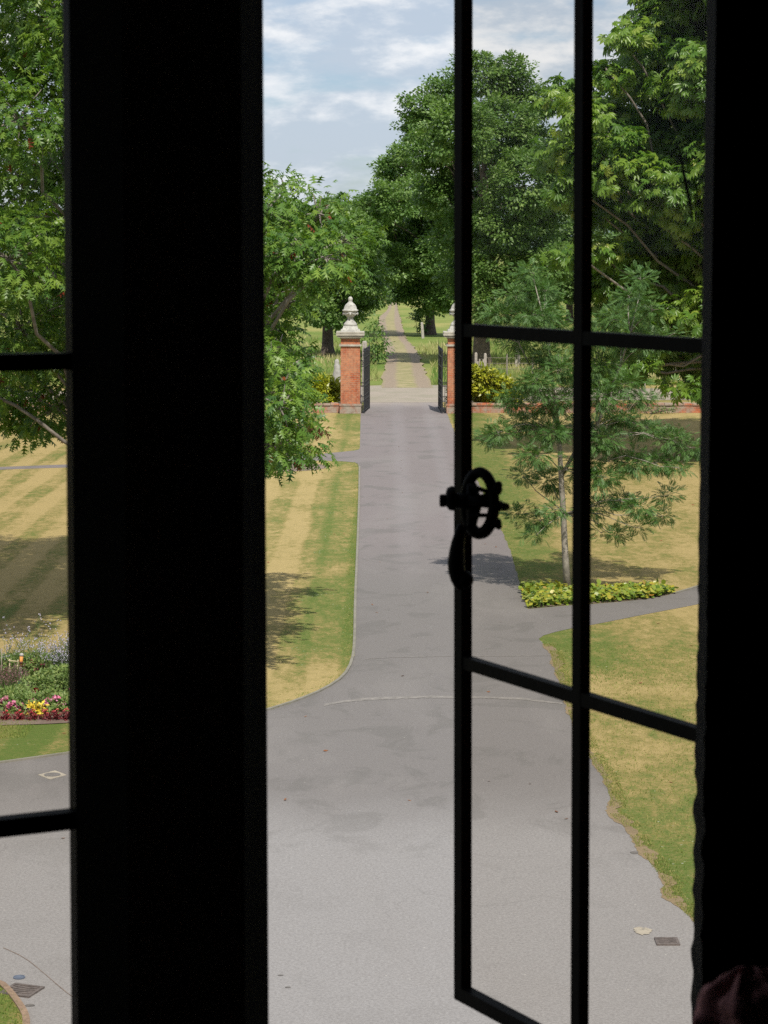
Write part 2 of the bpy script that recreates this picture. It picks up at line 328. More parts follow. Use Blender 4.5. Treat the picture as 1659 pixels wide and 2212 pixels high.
M['faroak'] = leafmat('far_oak_leaf', [(0.075, 0.145, 0.038), (0.115, 0.200, 0.052), (0.19, 0.275, 0.082)], 0.5, 0.25)
M['chest'] = leafmat('chestnut_leaf', [(0.055, 0.135, 0.020), (0.105, 0.215, 0.028), (0.195, 0.310, 0.040), (0.34, 0.40, 0.07)], 0.36, 0.42, spec=0.5)
M['rowan'] = leafmat('rowan_leaf', [(0.060, 0.145, 0.038), (0.095, 0.200, 0.050), (0.16, 0.265, 0.072)], 0.45, 0.3)
M['laurel'] = leafmat('spotted_laurel_leaf', [(0.09, 0.14, 0.012), (0.26, 0.30, 0.018), (0.42, 0.42, 0.035), (0.52, 0.50, 0.06)], 0.35, 0.25)
M['berg'] = leafmat('broad_ground_leaf', [(0.07, 0.14, 0.02), (0.14, 0.22, 0.025), (0.25, 0.30, 0.035), (0.40, 0.36, 0.04), (0.30, 0.10, 0.03)], 0.4, 0.2)
M['herb'] = leafmat('herb_leaf', [(0.09, 0.16, 0.035), (0.15, 0.23, 0.055), (0.25, 0.31, 0.09)], 0.55, 0.3)
M['meadow'] = leafmat('meadow_grass', [(0.14, 0.23, 0.045), (0.22, 0.28, 0.07), (0.34, 0.33, 0.13), (0.48, 0.41, 0.21)], 0.8, 0.3)
M['grass'] = leafmat('short_grass', [(0.13, 0.22, 0.035), (0.22, 0.26, 0.055), (0.42, 0.36, 0.14)], 0.8, 0.3)
def petal(name, cols): M[name] = leafmat(name+'_petal', cols, 0.6, 0.2, (1, 0.9, 0.9)); return M[name]
petal('pink', [(0.62, 0.14, 0.27), (0.74, 0.26, 0.42), (0.80, 0.42, 0.56)]); petal('crimson', [(0.22, 0.008, 0.02), (0.40, 0.015, 0.03)]); petal('coral', [(0.52, 0.06, 0.07), (0.70, 0.14, 0.15)])
petal('magenta', [(0.36, 0.03, 0.10), (0.50, 0.08, 0.20)]); petal('lilac', [(0.42, 0.38, 0.55), (0.66, 0.63, 0.72)]); petal('maroon', [(0.10, 0.012, 0.014), (0.20, 0.025, 0.03)])
petal('spike', [(0.16, 0.08, 0.09), (0.28, 0.15, 0.15)]); petal('yellowleaf', [(0.60, 0.45, 0.03), (0.80, 0.62, 0.07)]); petal('deadleaf', [(0.20, 0.075, 0.025), (0.34, 0.15, 0.06)])
# ------------------------------------------------------------------ the setting: ground, drive, paths, lane, track, hill
ys = [4+1.5*i for i in range(78)]+[121+6*i for i in range(81)]+[620+90*i for i in range(30)]
xs = [-1500, -700, -350, -180, -90, -60, -40, -30, -22, -16, -11, -7, -4, -2, 0, 2, 4, 7, 11, 16, 22, 30, 40, 60, 90, 180, 350, 700, 1500]
ys = [-1500, -300, -60, -20]+ys
gv = [(x, y, gh(y) + (0.16*math.sin(y*0.055+x*0.03)*min(1, max(0, (y-150)/60)) if 150 < y < 600 else 0)) for y in ys for x in xs]; nx = len(xs)
gf = [(j*nx+i, j*nx+i+1, (j+1)*nx+i+1, (j+1)*nx+i) for j in range(len(ys)-1) for i in range(nx-1)]
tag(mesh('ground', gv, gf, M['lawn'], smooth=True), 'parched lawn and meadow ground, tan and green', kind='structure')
def resample(pts, step):
    out = []
    for a, b in zip(pts[:-1], pts[1:]):
        a, b = Vector(a), Vector(b); n = max(1, int((b-a).length/step))
        for k in range(n): out.append(a.lerp(b, k/n))
    out.append(Vector(pts[-1])); return out
def smooth_line(pts, it=2):
    pts = [Vector(p) for p in pts]
    for _ in range(it):
        q = [pts[0]]
        for a, b in zip(pts[:-1], pts[1:]): q += [a.lerp(b, .25), a.lerp(b, .75)]
        q.append(pts[-1]); pts = q
    return pts
def rough(pts, amp, seed=0, step=0.12):
    out = []
    for i, p in enumerate(resample(pts, step)):
        f = mnoise.noise(Vector((p.x*1.3, p.y*1.3, seed)))*amp+mnoise.noise(Vector((p.x*5, p.y*5, seed+5)))*amp*.5
        out.append(Vector((p.x+f, p.y+f*.5, p.z)))
    return out
def flat(name, loop, z, m, kind='structure', label=None):
    q = [loop[0]]
    for p in loop[1:]:
        if math.hypot(p[0]-q[-1][0], p[1]-q[-1][1]) > 0.004: q.append(p)
    if math.hypot(q[0][0]-q[-1][0], q[0][1]-q[-1][1]) < 0.004: q.pop()
    bm = bmesh.new(); vs = [bm.verts.new((p[0], p[1], z)) for p in q]
    es = [bm.edges.new((vs[i], vs[(i+1) % len(vs)])) for i in range(len(vs))]
    bmesh.ops.triangle_fill(bm, use_beauty=True, edges=es)
    for f in bm.faces:
        if f.normal.z < 0: f.normal_flip()
    me = bpy.data.meshes.new(name); bm.to_mesh(me); bm.free(); me.materials.append(m)
    o = bpy.data.objects.new(name, me); COL.objects.link(o); return tag(o, label, kind=kind)
G = lambda *q: [gnd(x, y) for x, y in q]
# left edge of the tarmac, from far (gate) to near
left_edge_far = G((779, 893), (778, 940), (777.5, 965)); left_edge_far += smooth_line(G((777.5, 965), (776.5, 971), (765, 973.5)), 1)
path_top = smooth_line(G((765, 973.5), (720, 978), (661, 984), (580, 990), (400, 996), (155, 1003), (0, 1009), (-300, 1020)), 1)
path_bot = smooth_line(G((-300, 1029), (0, 1014.5), (155, 1009.5), (400, 1003), (580, 998), (663, 994.5), (743, 996.5), (765, 999)), 1)
left_edge_near = rough(smooth_line(G((765, 999), (775, 1004), (775.5, 1030), (773, 1130), (769, 1230), (766, 1310), (765, 1390), (760, 1430), (742, 1463), (702, 1490), (642, 1515), (580, 1535), (450, 1572), (300, 1602), (165, 1627), (80, 1639), (0, 1650), (-200, 1675)), 1), 0.03, 3)
right_far = rough(smooth_line(G((966, 893), (977, 923), (1003, 978), (1034, 1045), (1066, 1110), (1097, 1172), (1124, 1262), (1139, 1316)), 1), 0.04, 7)
rpath_top = smooth_line(G((1139, 1316), (1226, 1308), (1310, 1303), (1400, 1294), (1455, 1283), (1522, 1264), (1700, 1225), (1900, 1190)), 1)
rpath_bot = smooth_line(G((1900, 1222), (1700, 1262), (1522, 1303), (1400, 1326), (1275, 1351), (1215, 1361), (1160, 1377), (1175, 1392)), 1)
right_near = rough(smooth_line(G((1175, 1392), (1192, 1408), (1198, 1438), (1212, 1480), (1238, 1560), (1277, 1641), (1312, 1689), (1322, 1738), (1318, 1755), (1352, 1786), (1395, 1852), (1446, 1909), (1430, 1925), (1458, 1952), (1497, 1988), (1540, 2030), (1600, 2100), (1700, 2230)), 1), 0.028, 11)
loop = left_edge_far[::1]+path_top[1:]+path_bot+left_edge_near+[Vector((-30, 33, 0)), Vector((-30, 2.6, 0)), Vector((14, 2.6, 0)), Vector((14, 17.5, 0))]+right_near[::-1]+rpath_bot[::-1]+rpath_top[::-1]+right_far[::-1]+[gnd(955, 876), gnd(953, 866), gnd(791, 866), gnd(789, 880)]
tag(flat('driveway', loop, 0.004, M['tarmac']), 'grey weathered tarmac drive and forecourt')
# lane outside the gate
flat('lane', rough([Vector((-70, 105.5, 0)), Vector((-8, 105.8, 0)), Vector((0, 104.8, 0)), Vector((3.5, 105.0, 0)), Vector((12, 106.5, 0)), Vector((70, 107.5, 0))], 0.5, 4, .6)+rough([Vector((70, 115, 0)), Vector((12, 114.6, 0)), Vector((4, 117, 0)), Vector((1, 117.6, 0)), Vector((-1, 116.5, 0)), Vector((-12, 113, 0)), Vector((-70, 112.5, 0))], 0.7, 9, .6), 0.009, M['lane'], label='pale gravel lane crossing beyond the gate')
# track
L = G((834, 838), (833, 813), (841, 779), (834, 746), (826, 718), (821, 692), (831, 678), (840, 664), (846, 655)); R = G((926, 838), (913, 810), (904, 776), (887, 748), (872, 729), (864, 701), (860, 681), (858, 667), (857, 656))
L2, R2 = [], []
for (a, b), (c, d) in zip(zip(L[:-1], L[1:]), zip(R[:-1], R[1:])):
    n = max(2, int((b-a).length/2.0))
    for k in range(n): qa, qb = a.lerp(b, k/n), c.lerp(d, k/n); ex = (qb-qa)*.09; L2.append(qa-ex); R2.append(qb+ex)
def und(p): return gh(p.y)+(0.16*math.sin(p.y*0.055+p.x*0.03)*min(1, max(0, (p.y-150)/60)) if 150 < p.y < 600 else 0)
tv, tf, tu = [], [], []
for i, (a, b) in enumerate(zip(L2, R2)):
    for k in range(9):
        u = k/8; q = a.lerp(b, u); dip = -0.05*math.exp(-((abs(2*u-1)-.68)/.18)**2); tv.append((q.x+(0.30 if k in (0, 8) else .1)*mnoise.noise(Vector((q.x, q.y*.6, 0))), q.y, und(q)+0.013+(0.062+dip)*min(1, i/8))); tu.append((2*u-1, i*.1))
for i in range(len(L2)-1):
    for k in range(8): tf.append((i*9+k, i*9+k+1, (i+1)*9+k+1, (i+1)*9+k))
tr_o = mesh('track', tv, tf, M['track'], smooth=True); uvl = tr_o.data.uv_layers.new(name='UVMap')
for lp in tr_o.data.loops: uvl.data[lp.index].uv = tu[lp.vertex_index]
tag(tr_o, 'rutted farm track with a grassy middle leading away from the gate', kind='structure')
def ribbon(name, pts, wdt, hgt, m, off=0.0, label=None, z=0.0):
    pts = resample(pts, 0.25); mb = MB(); n = len(pts); v = []; f = []
    for i, p in enumerate(pts):
        tg = (pts[min(i+1, n-1)]-pts[max(i-1, 0)]).normalized(); s_ = Vector((-tg.y, tg.x, 0))
        a = p+s_*(off-wdt/2); b = p+s_*(off+wdt/2)
        v += [(a.x, a.y, z-0.05), (a.x, a.y, z+hgt), (b.x, b.y, z+hgt), (b.x, b.y, z-0.05)]
    for i in range(n-1):
        for k in range(3): f.append((i*4+k, i*4+k+1, (i+1)*4+k+1, (i+1)*4+k))
    mb.add(v, f); return tag(mb.build(name, m), label, kind='structure')
kl = smooth_line(G((776.5, 1008), (776, 1060), (774, 1130), (770, 1230), (767, 1300), (766, 1390), (761, 1430), (743, 1462), (703, 1489), (643, 1514), (580, 1534), (450, 1571), (300, 1601), (165, 1626), (80, 1638), (0, 1649), (-200, 1674)), 1)
ribbon('kerb', kl, 0.05, 0.03, M['kerb'], label='thin concrete edging between tarmac and lawn')
ribbon('kerb', G((1456, 1283), (1490, 1273), (1522, 1263), (1600, 1245)), 0.06, 0.03, M['kerb'], label='pale edging stone along the side path')
# island lawn at the lower left
isl = smooth_line(G((-300, 2060), (-120, 2085), (0, 2124), (22, 2146), (43, 2174), (54, 2193), (58, 2214), (50, 2300), (-60, 2420), (-300, 2440)), 1)
flat('lawn', rough(isl, 0.02, 2), 0.012, M['lawn'], label='small green corner of lawn')
ribbon('kerb', isl[:60], 0.07, 0.03, simple('brown_edging', (0.22, 0.15, 0.10), 0.9, 0.3, 15), label='brown edging round the corner lawn')
# light gravel seams across the tarmac
def seam(pts, wdt, m, seed):
    pts = resample(pts, 0.06); v = []; f = []; k = 0
    for i, p in enumerate(pts):
        h = wdt*(0.55+.35*mnoise.noise(Vector((p.x*1.5, p.y*2, seed)))+.35*mnoise.noise(Vector((p.x*12, 1, seed)))); h = max(0.0, h); dy = 0.05*mnoise.noise(Vector((p.x*2, seed, 0)))
        v += [(p.x, p.y-h+dy, 0.008), (p.x, p.y+h+dy, 0.008)]
    f = [(2*i, 2*i+1, 2*i+3, 2*i+2) for i in range(len(pts)-1)]
    return v, f
sm = simple('seam_grit', (0.188, 0.173, 0.157), 0.95, 0.3, 9)
for q, wd, sd in (([(788, 1424), (860, 1421), (960, 1418), (1060, 1418), (1190, 1417)], 0.035, 1), ([(700, 1524), (760, 1513), (840, 1508), (950, 1506), (1100, 1508), (1215, 1520)], 0.15, 2)):
    v, f = seam(smooth_line(G(*q), 1), wd, sm, sd); tag(mesh('pavement', v, f, sm), 'gritty seam across the tarmac', kind='structure')
for q, wd, sd in (([(7, 2048), (54, 2072), (90, 2099), (144, 2145), (165, 2160), (260, 2230)], 0.014, 5),):
    v, f = seam(smooth_line(G(*q), 1), wd, M['soil'], sd); tag(mesh('pavement', v, f, M['soil']), 'brown crumbling seam near the left drain', kind='structure')
rn = [p for p in right_near if 18 < p.y < 43]; v = []; rn = resample(rn, .06)
for i, p in enumerate(rn):
    h = .05+.12*mnoise.noise(Vector((p.x*1.5, p.y*1.5, 4)))+.07*mnoise.noise(Vector((p.x*9, p.y*9, 1))); v += [(p.x-max(0, h*.55), p.y-.01, 0.0075), (p.x+max(.01, h)*1.2, p.y, 0.0075)]
tag(mesh('soil', v, [(2*i, 2*i+1, 2*i+3, 2*i+2) for i in range(len(rn)-1)], gravel_mat('dry_verge', (0.21, 0.155, 0.085), (0.25, 0.185, 0.10))), 'worn brown verge between lawn and tarmac', kind='structure')
# repaired concrete patches
pc = stone_mat('pale_concrete_patch', (0.29, 0.255, 0.20), (0.36, 0.32, 0.25), (0.15, 0.14, 0.12), 0.9)
c = gnd(1388, 2012)
flat('pavement', [c+Vector((0.095*math.cos(a)*(1+.6*mnoise.noise(Vector((math.cos(a)*2, math.sin(a)*2, 3)))), 0.13*math.sin(a)*(1+.6*mnoise.noise(Vector((math.cos(a)*2, math.sin(a)*2, 8)))), 0)) for a in [i*2*math.pi/28 for i in range(28)]], 0.010, pc, label='pale broken concrete patch beside the drain')
dk = simple('dark_patch', (0.12, 0.11, 0.10), 0.95, 0.3, 20)
for (x, y, rx, ry) in ((41, 2175, .05, .02), (65, 2173, .05, .035), (606, 2108, .03, .02), (622, 2134, .03, .02), (1370, 1843, .05, .06)):
    c = gnd(x*1.0, y)
    flat('pavement', [c+Vector((rx*math.cos(a)*(1+.5*mnoise.noise(Vector((math.cos(a)+x, math.sin(a), 3)))), ry*math.sin(a), 0)) for a in [i*2*math.pi/18 for i in range(18)]], 0.009, dk, label='small dark stain on the tarmac')
# distant wooded hill, haze put into its bluish colour
hv, hf = [], []; nh = 90
for j in range(12):
    for i in range(nh):
        X = -900+i*20; y0 = 1900+j*60; k = math.sin(math.pi*min(1, j/7)/2) if j < 8 else 1-(j-7)*.15
        z = (41+7*mnoise.noise(Vector((X*.004, 1, 0)))+ (16 if X > -20 else 0)*min(1, max(0, (X+20)/60)))*k+3*mnoise.noise(Vector((X*.05, j*.5, 2)))-5.9
        hv.append((X, y0, z))
hf = [(j*nh+i, j*nh+i+1, (j+1)*nh+i+1, (j+1)*nh+i) for j in range(11) for i in range(nh-1)]
tag(mesh('hill', hv, hf, simple('haze_tinted_hill', (0.075, 0.115, 0.10), 1.0, 0.4, 0.03), smooth=True), 'distant wooded hill tinted blue-green for haze', kind='structure')

# ------------------------------------------------------------------ foliage
def T_redoak():     # lobed, pointed leaf: length 1 along +x, in the xy plane, lobes bent down
    v = [(0, 0, 0)]; f = []
    mids = [(0.12, 0.0), (0.34, 0.0), (0.56, 0.0), (0.76, 0.0), (1.0, 0.0)]
    v += [(x, 0, 0.05*math.sin(x*3)) for x, _ in mids]       # 1..5
    tips = [((0.30, 0.26), 1, 2), ((0.58, 0.38), 2, 3), ((0.84, 0.27), 3, 4)]
    for s_ in (1, -1):
        for (tx, ty), a, b in tips:
            k = len(v); v.append((tx, s_*ty, -0.12)); f.append((a, k, b) if s_ < 0 else (a, b, k))
    k = len(v); v += [(0.60, 0.07, 0), (0.60, -0.07, 0)]; f += [(4, 5, k), (4, k+1, 5), (1, 3, k), (1, k+1, 3), (3, 4, k), (3, k+1, 4)]
    return np.array(v), np.array(f)
def T_kite(wd=0.45, fold=-0.06):
    return np.array([(0, 0, 0), (0.45, wd/2, fold), (1, 0, -0.08), (0.45, -wd/2, fold)]), np.array([(0, 1, 2), (0, 2, 3)])[:, ::-1]
def T_chest():
    v, f = [], []
    for a, l in ((-1.75, .55), (-1.1, .8), (-.52, .97), (0, 1.0), (.52, .97), (1.1, .8), (1.75, .55)):
        b = len(v); ca, sa = math.cos(a), math.sin(a)
        for x, y, z in ((0.04, 0, 0), (0.66, .17, -0.10), (1, 0, -0.38), (.66, -.17, -0.10)):
            x, y = x*l, y*l; v.append((x*ca-y*sa, x*sa+y*ca, z*l))
        f += [(b, b+2, b+1), (b, b+3, b+2)]
    return np.array(v), np.array(f)
def T_rowan():
    v, f = [], []
    for k in range(6):
        x0 = 0.20+0.13*k; l = 0.34-0.02*abs(k-2)
        for s_ in (1, -1):
            b = len(v)
            for x, y, z in ((0, 0, 0), (l*.46, l*.46, -.02), (l*.50, l, -.09), (l*.14, l*.54, -.02)): v.append((x0+x, s_*y, z-0.12*x0*x0))
            f += [(b, b+1, b+2), (b, b+2, b+3)]
    b = len(v)
    for x, y, z in ((.9, 0, -.1), (1.02, .05, -.13), (1.18, 0, -.17), (1.02, -.05, -.13)): v.append((x, y, z))
    f += [(b, b+1, b+2), (b, b+2, b+3)]
    b = len(v); v += [(0, .008, 0), (0, -.008, 0), (.95, 0, -.11)]; f.append((b, b+1, b+2))
    return np.array(v), np.array(f)
def T_round():
    n = 7; v = [(0, 0, 0)]+[(0.5-0.5*math.cos(2*math.pi*k/n+.0), 0.46*math.sin(2*math.pi*k/n), 0.07) for k in range(1, n)]
    return np.array(v), np.array([(0, k, k+1) for k in range(1, n-1)])
TPL = {'redoak': T_redoak(), 'kite': T_kite(), 'slim': T_kite(0.36), 'oval': T_kite(0.68, -.12), 'chest': T_chest(), 'rowan': T_rowan(), 'round': T_round(), 'blade': (np.array([(0, -.06, 0), (0, .06, 0), (.6, .03, 0), (1, 0, -.12)]), np.array([(0, 1, 2), (0, 2, 3)]))}
def unit(a): return a/np.maximum(1e-9, np.linalg.norm(a, axis=1, keepdims=True))
def leaves(pos, axis, nrm, size, kind):
    tv, tf = TPL[kind]; n, k = len(pos), len(tv)
    x = unit(axis); z = unit(nrm-x*np.sum(nrm*x, axis=1, keepdims=True)); y = np.cross(z, x)
    R_ = np.stack([x, y, z], axis=1)                      # n,3(basis),3
    V = pos[:, None, :]+np.einsum('kb,nbc->nkc', tv, R_)*size[:, None, None]
    Fc = tf[None]+(np.arange(n)*k)[:, None, None]
    return V.reshape(-1, 3), Fc.reshape(-1, 3), k
def sph(n):
    v = rng.normal(size=(n, 3)); return unit(v)
def foliage(name, lobes, m, parent, kind, size, tuft_r, tufts_per_m2, per_tuft, droop=0.5, hollow=0.45, vflat=0.85, up=0.7, red=0.0, smax=1.35, rbias=0.0):
    """lobes: (centre, radius). Tufts of leaves sit in the outer part of each lobe."""
    Ps, As, Ns, Ss, Cs = [], [], [], [], []
    tcs = []
    for c, r in lobes:
        c = np.array(c); nt_ = max(3, int(4*math.pi*r*r*tufts_per_m2))
        d = sph(nt_); rr = r*(hollow+(1-hollow)*rng.random(nt_)**0.6); rr *= 1+0.16*np.sin(d[:, 0]*7+c[0]*3)*np.cos(d[:, 2]*6+c[2])
        tc_ = c+d*rr[:, None]*np.array([1, 1, vflat]); tcs.append(tc_)
        tr_ = tuft_r*(0.6+0.8*rng.random(nt_)); tone = rng.random(nt_)*0.45+0.25
        n = nt_*per_tuft; ti = np.repeat(np.arange(nt_), per_tuft)
        e = sph(n); e[:, 2] = e[:, 2]*0.75+0.1
        rad = tr_[ti]*rng.random(n)**0.45
        pos = tc_[ti]+e*rad[:, None]*np.array([1, 1, .65])
        out = unit(d[ti]*0.6+e*0.9)
        axis = out+np.array([0, 0, -droop])+rng.normal(size=(n, 3))*0.35
        nrm = np.array([0, 0, up])+d[ti]*0.45+e*0.3+rng.normal(size=(n, 3))*0.38
        Ps.append(pos); As.append(axis); Ns.append(nrm); Ss.append(size*(0.65+(smax-.65)*rng.random(n)))
        cc = np.clip(tone[ti]+rng.normal(size=n)*0.13+rbias, 0, 0.74 if red else 1)
        if red: cc = np.where(rng.random(n) < red, 1.0, cc)
        Cs.append(cc)
    V, Fc, k = leaves(np.concatenate(Ps), np.concatenate(As), np.concatenate(Ns), np.concatenate(Ss), kind)
    o = mesh(name, V, Fc, m, parent, attr=np.repeat(np.concatenate(Cs), k))
    return o, tcs
def limb(mb, a, b, r0, r1, sag=0.12, n=7, sides=7, wob=0.10):
    a, b = Vector(a), Vector(b); L_ = (b-a).length; pts = []; rs = []
    for i in range(n+1):
        u = i/n; q = a.lerp(b, u); q.z += L_*sag*math.sin(math.pi*u)
        j = Vector((mnoise.noise(q*0.9+Vector((3, 1, 0))), mnoise.noise(q*0.9+Vector((0, 7, 2))), mnoise.noise(q*.9)))*L_*wob*math.sin(math.pi*u)
        pts.append(q+j); rs.append(r0+(r1-r0)*u**0.8)
    mb.tube(pts, rs, sides); return pts
def tree(name, label, base, lobes, trunk_r, fork, leafm, barkm, group=None, kind='kite', size=.2, tuft_r=.4, dens=1.2, per=14, twigs=3, cat='tree', lean=(0, 0), crown='crown', trunk_top=None, **kw):
    base = Vector(base); t_ = empty(name, base, label, cat, group)
    mb = MB(); f = base+Vector((lean[0], lean[1], fork))
    flare = [base+Vector((0, 0, -.3)), base+Vector((0, 0, .1)), base.lerp(f, .25), base.lerp(f, .6), f]
    mb.tube(flare, [trunk_r*1.5, trunk_r*1.25, trunk_r*.95, trunk_r*.85, trunk_r*.75], 12)
    cs = [Vector(c) for c, r in lobes]; top = max(c.z for c in cs); cen = sum(cs, Vector())/len(cs)
    ld = f.copy(); lead = [f]
    for i in range(1, 6):
        u = i/5; q = f.lerp(Vector((cen.x*.7+f.x*.3, cen.y*.7+f.y*.3+.6, f.z+(top-f.z)*.72)), u); q += Vector((mnoise.noise(q*.4), mnoise.noise(q*.4+Vector((5, 5, 5))), 0))*trunk_r*1.6; lead.append(q)
    mb.tube(lead, [trunk_r*.75*(1-.85*i/5)+.02 for i in range(6)], 9)
    _, tcs = foliage(crown, lobes, leafm, t_, kind, size, tuft_r, dens, per, **kw)
    for (c, r), tc_ in zip(lobes, tcs):
        c = Vector(c); zz = max(f.z, c.z-0.55*(abs(c.x-f.x)+abs(c.y-f.y))); 
        u = min(1, max(0, (zz-f.z)/max(.1, top-f.z))); s_ = lead[int(u*5)] if u < 1 else lead[4]
        if (c-s_).length > .15: limb(mb, s_, c, max(.022, trunk_r*.20*(1-.6*u)), .03 if trunk_r > .12 else .012, 0.06)
        for q in tc_[:min(len(tc_), twigs*4)]: limb(mb, c, q, .028 if trunk_r > .12 else .010, .006, .05, 4, 4, .12)
    mb.build('trunk', barkm, t_, smooth=True)
    return t_
def lob(spec, Y, jit, seed=1, flat_=None):
    r_ = random.Random(seed); out = []
    for q in spec:
        x, y, r = q[:3]; dy = q[3] if len(q) > 3 else r_.uniform(-jit, jit)
        out.append((at(x, y, Y+dy), r/F*(Y+dy)))
    return out
# red oak at the left, 43 m
sp_ = [(578, 455, 70), (613, 400, 38), (690, 462, 58), (742, 520, 48), (750, 548, 26), (650, 540, 80), (686, 592, 40), (605, 620, 80), (625, 655, 42), (580, 705, 55), (590, 790, 66), (638, 785, 30), (580, 880, 76), (630, 850, 42), (650, 925, 36), (600, 960, 62), (650, 975, 40), (585, 1005, 30),
       (90, 40, 120), (-30, 120, 140), (130, 150, 100), (40, 260, 120), (130, 330, 90), (60, 420, 110), (140, 480, 90), (20, 560, 120), (120, 610, 100), (50, 710, 110), (140, 760, 90), (30, 840, 90), (120, 880, 75), (60, 905, 55), (-80, 820, 110),
       (600, 880, 70, -5.2), (590, 960, 55, -5), (615, 830, 42, -4.2), (585, 760, 50, -4.5), (700, 560, 60, -3.5), (575, 520, 70), (625, 470, 50), (700, 540, 50), (570, 620, 70), (570, 560, 60), (605, 745, 30), (220, 60, 150), (300, 240, 160), (390, 260, 110), (455, 390, 95), (330, 450, 170), (440, 540, 150), (300, 640, 150), (440, 720, 140), (320, 830, 120), (460, 870, 120), (240, -120, 180), (40, -120, 150), (-130, 350, 170), (-130, 620, 160), (380, 100, 110), (500, 950, 90), (100, -330, 190), (320, -380, 200), (-100, -300, 180), (200, -250, 190)]
tree('red_oak_tree', 'broad red oak with pointed glossy leaves behind the stone mullion, left of the drive', gnd(300, 1372), lob(sp_, 42.5, 3.6, 3), .22, 2.6, M['redoak'], M['greybark'], kind='redoak', size=.215, tuft_r=.42, dens=5.0, per=17, droop=.75, hollow=.35, red=.006, up=.75)
dl, _ = foliage('dead_sprig', [(at(690, 925, 41.2), .09), (at(672, 915, 41.3), .08), (at(700, 935, 41.2), .06)], M['deadleaf'], bpy.data.objects['red_oak_tree'], 'redoak', .13, .08, 20, 4, droop=1.2); tag(dl, 'withered orange brown leaf spray')
# tall oak right of the gate, about 140 m
A = [(1035, 158, 52), (1095, 170, 60), (1140, 225, 50), (968, 198, 50), (915, 240, 46), (900, 275, 36), (990, 280, 80), (1080, 280, 85), (1150, 310, 55), (930, 330, 60), (1030, 390, 90), (1130, 400, 80), (1180, 450, 55), (1080, 480, 80), (1000, 500, 70), (1150, 520, 70), (1200, 570, 50), (1060, 590, 60), (1130, 620, 60), (1000, 600, 50), (960, 420, 60), (1190, 380, 35), (1170, 660, 40), (1040, 660, 35)]
tree('oak_tree', 'tallest oak right of the drive, dark green domed crown rising behind the right gate pier', gnd(1040, 792), lob(A, 140, 5, 5), .55, 3.2, M['oak'], M['bark'], 'parkland oaks', kind='oval', size=.20, tuft_r=.62, dens=1.8, per=75, droop=.3, hollow=.4)
B = [(832, 372, 34), (870, 360, 42), (868, 330, 25), (900, 420, 60), (850, 440, 52), (930, 480, 70), (810, 470, 45), (870, 520, 62), (950, 560, 60), (900, 590, 55), (840, 570, 50), (930, 640, 45), (880, 630, 34), (966, 640, 45), (985, 500, 70), (790, 520, 40), (800, 445, 28)]
tree('oak_tree', 'mid green oak with dark straight trunk standing to the right of the rutted track', gnd(929, 720), lob(B, gnd(929, 720).y-6, 6, 6), .45, 3.6, M['oak'], M['bark'], 'parkland oaks', kind='oval', size=.25, tuft_r=.75, dens=1.2, per=75, droop=.3, hollow=.4)
C_ = [(715, 475, 45), (755, 500, 50), (680, 500, 55), (790, 540, 46), (740, 560, 60), (690, 600, 60), (785, 605, 50), (740, 650, 50), (690, 670, 40), (640, 560, 60), (640, 640, 50), (600, 600, 60), (810, 640, 32), (776, 665, 34), (735, 690, 22), (560, 520, 60)]
tree('oak_tree', 'low spreading oak with thick dark trunk in the meadow left of the gate pier', gnd(708, 768), lob(C_, gnd(708, 768).y, 5, 7), .42, 2.6, M['oak'], M['bark'], 'parkland oaks', kind='oval', size=.22, tuft_r=.65, dens=1.5, per=70, droop=.3, hollow=.4)
far = [((790, 650), [(780, 450, 30), (800, 480, 40), (770, 500, 45), (820, 540, 45), (780, 570, 50), (830, 600, 30)], 'dense far oak filling the gap above the urn'),
       ((880, 650), [(860, 560, 35), (835, 520, 35), (880, 600, 35), (850, 610, 25), (905, 560, 40), (870, 630, 16)], 'far oak shading the end of the rutted track'),
       ((760, 640), [(735, 440, 22), (705, 450, 25), (760, 470, 30), (730, 490, 40), (690, 500, 45), (750, 540, 50), (690, 570, 50)], 'far oak with its top just above the red oak foliage'),
       ((1230, 700), [(1210, 480, 50), (1250, 520, 60), (1200, 560, 50), (1240, 610, 55), (1290, 580, 50)], 'dark oak between the tallest oak and the horse chestnut'),
       ((1400, 705), [(1350, 540, 60), (1420, 520, 60), (1390, 600, 60), (1340, 640, 40), (1450, 620, 50)], 'dark oak seen through the horse chestnut branches'),
       ((1560, 705), [(1520, 520, 60), (1580, 540, 60), (1560, 620, 60), (1510, 640, 50)], 'dark oak behind the right side of the horse chestnut'),
       ((640, 660), [(600, 470, 40), (650, 470, 45), (560, 500, 50), (690, 470, 35), (620, 540, 55), (560, 590, 60), (680, 560, 50), (640, 610, 45)], 'far oak filling the skyline between mullion and urn'),
       ((90, 720), [(60, 520, 60), (130, 560, 60), (20, 600, 60), (110, 640, 50), (170, 600, 50)], 'distant oak behind the left part of the red oak'),
       ((560, 715), [(520, 520, 60), (580, 560, 60), (500, 600, 60), (560, 640, 45), (610, 620, 40)], 'distant oak behind the middle of the red oak')]
for b_, s_, lb in far:
    g_ = gnd(*b_)
    tree('oak_tree', lb, g_, lob(s_, g_.y, 6, hash(lb[:3]) % 7+1), .4, 3.5, M['faroak'], M['bark'], 'parkland oaks', kind='oval', size=.42, tuft_r=1.0, dens=.5, per=70, droop=.3, twigs=0)
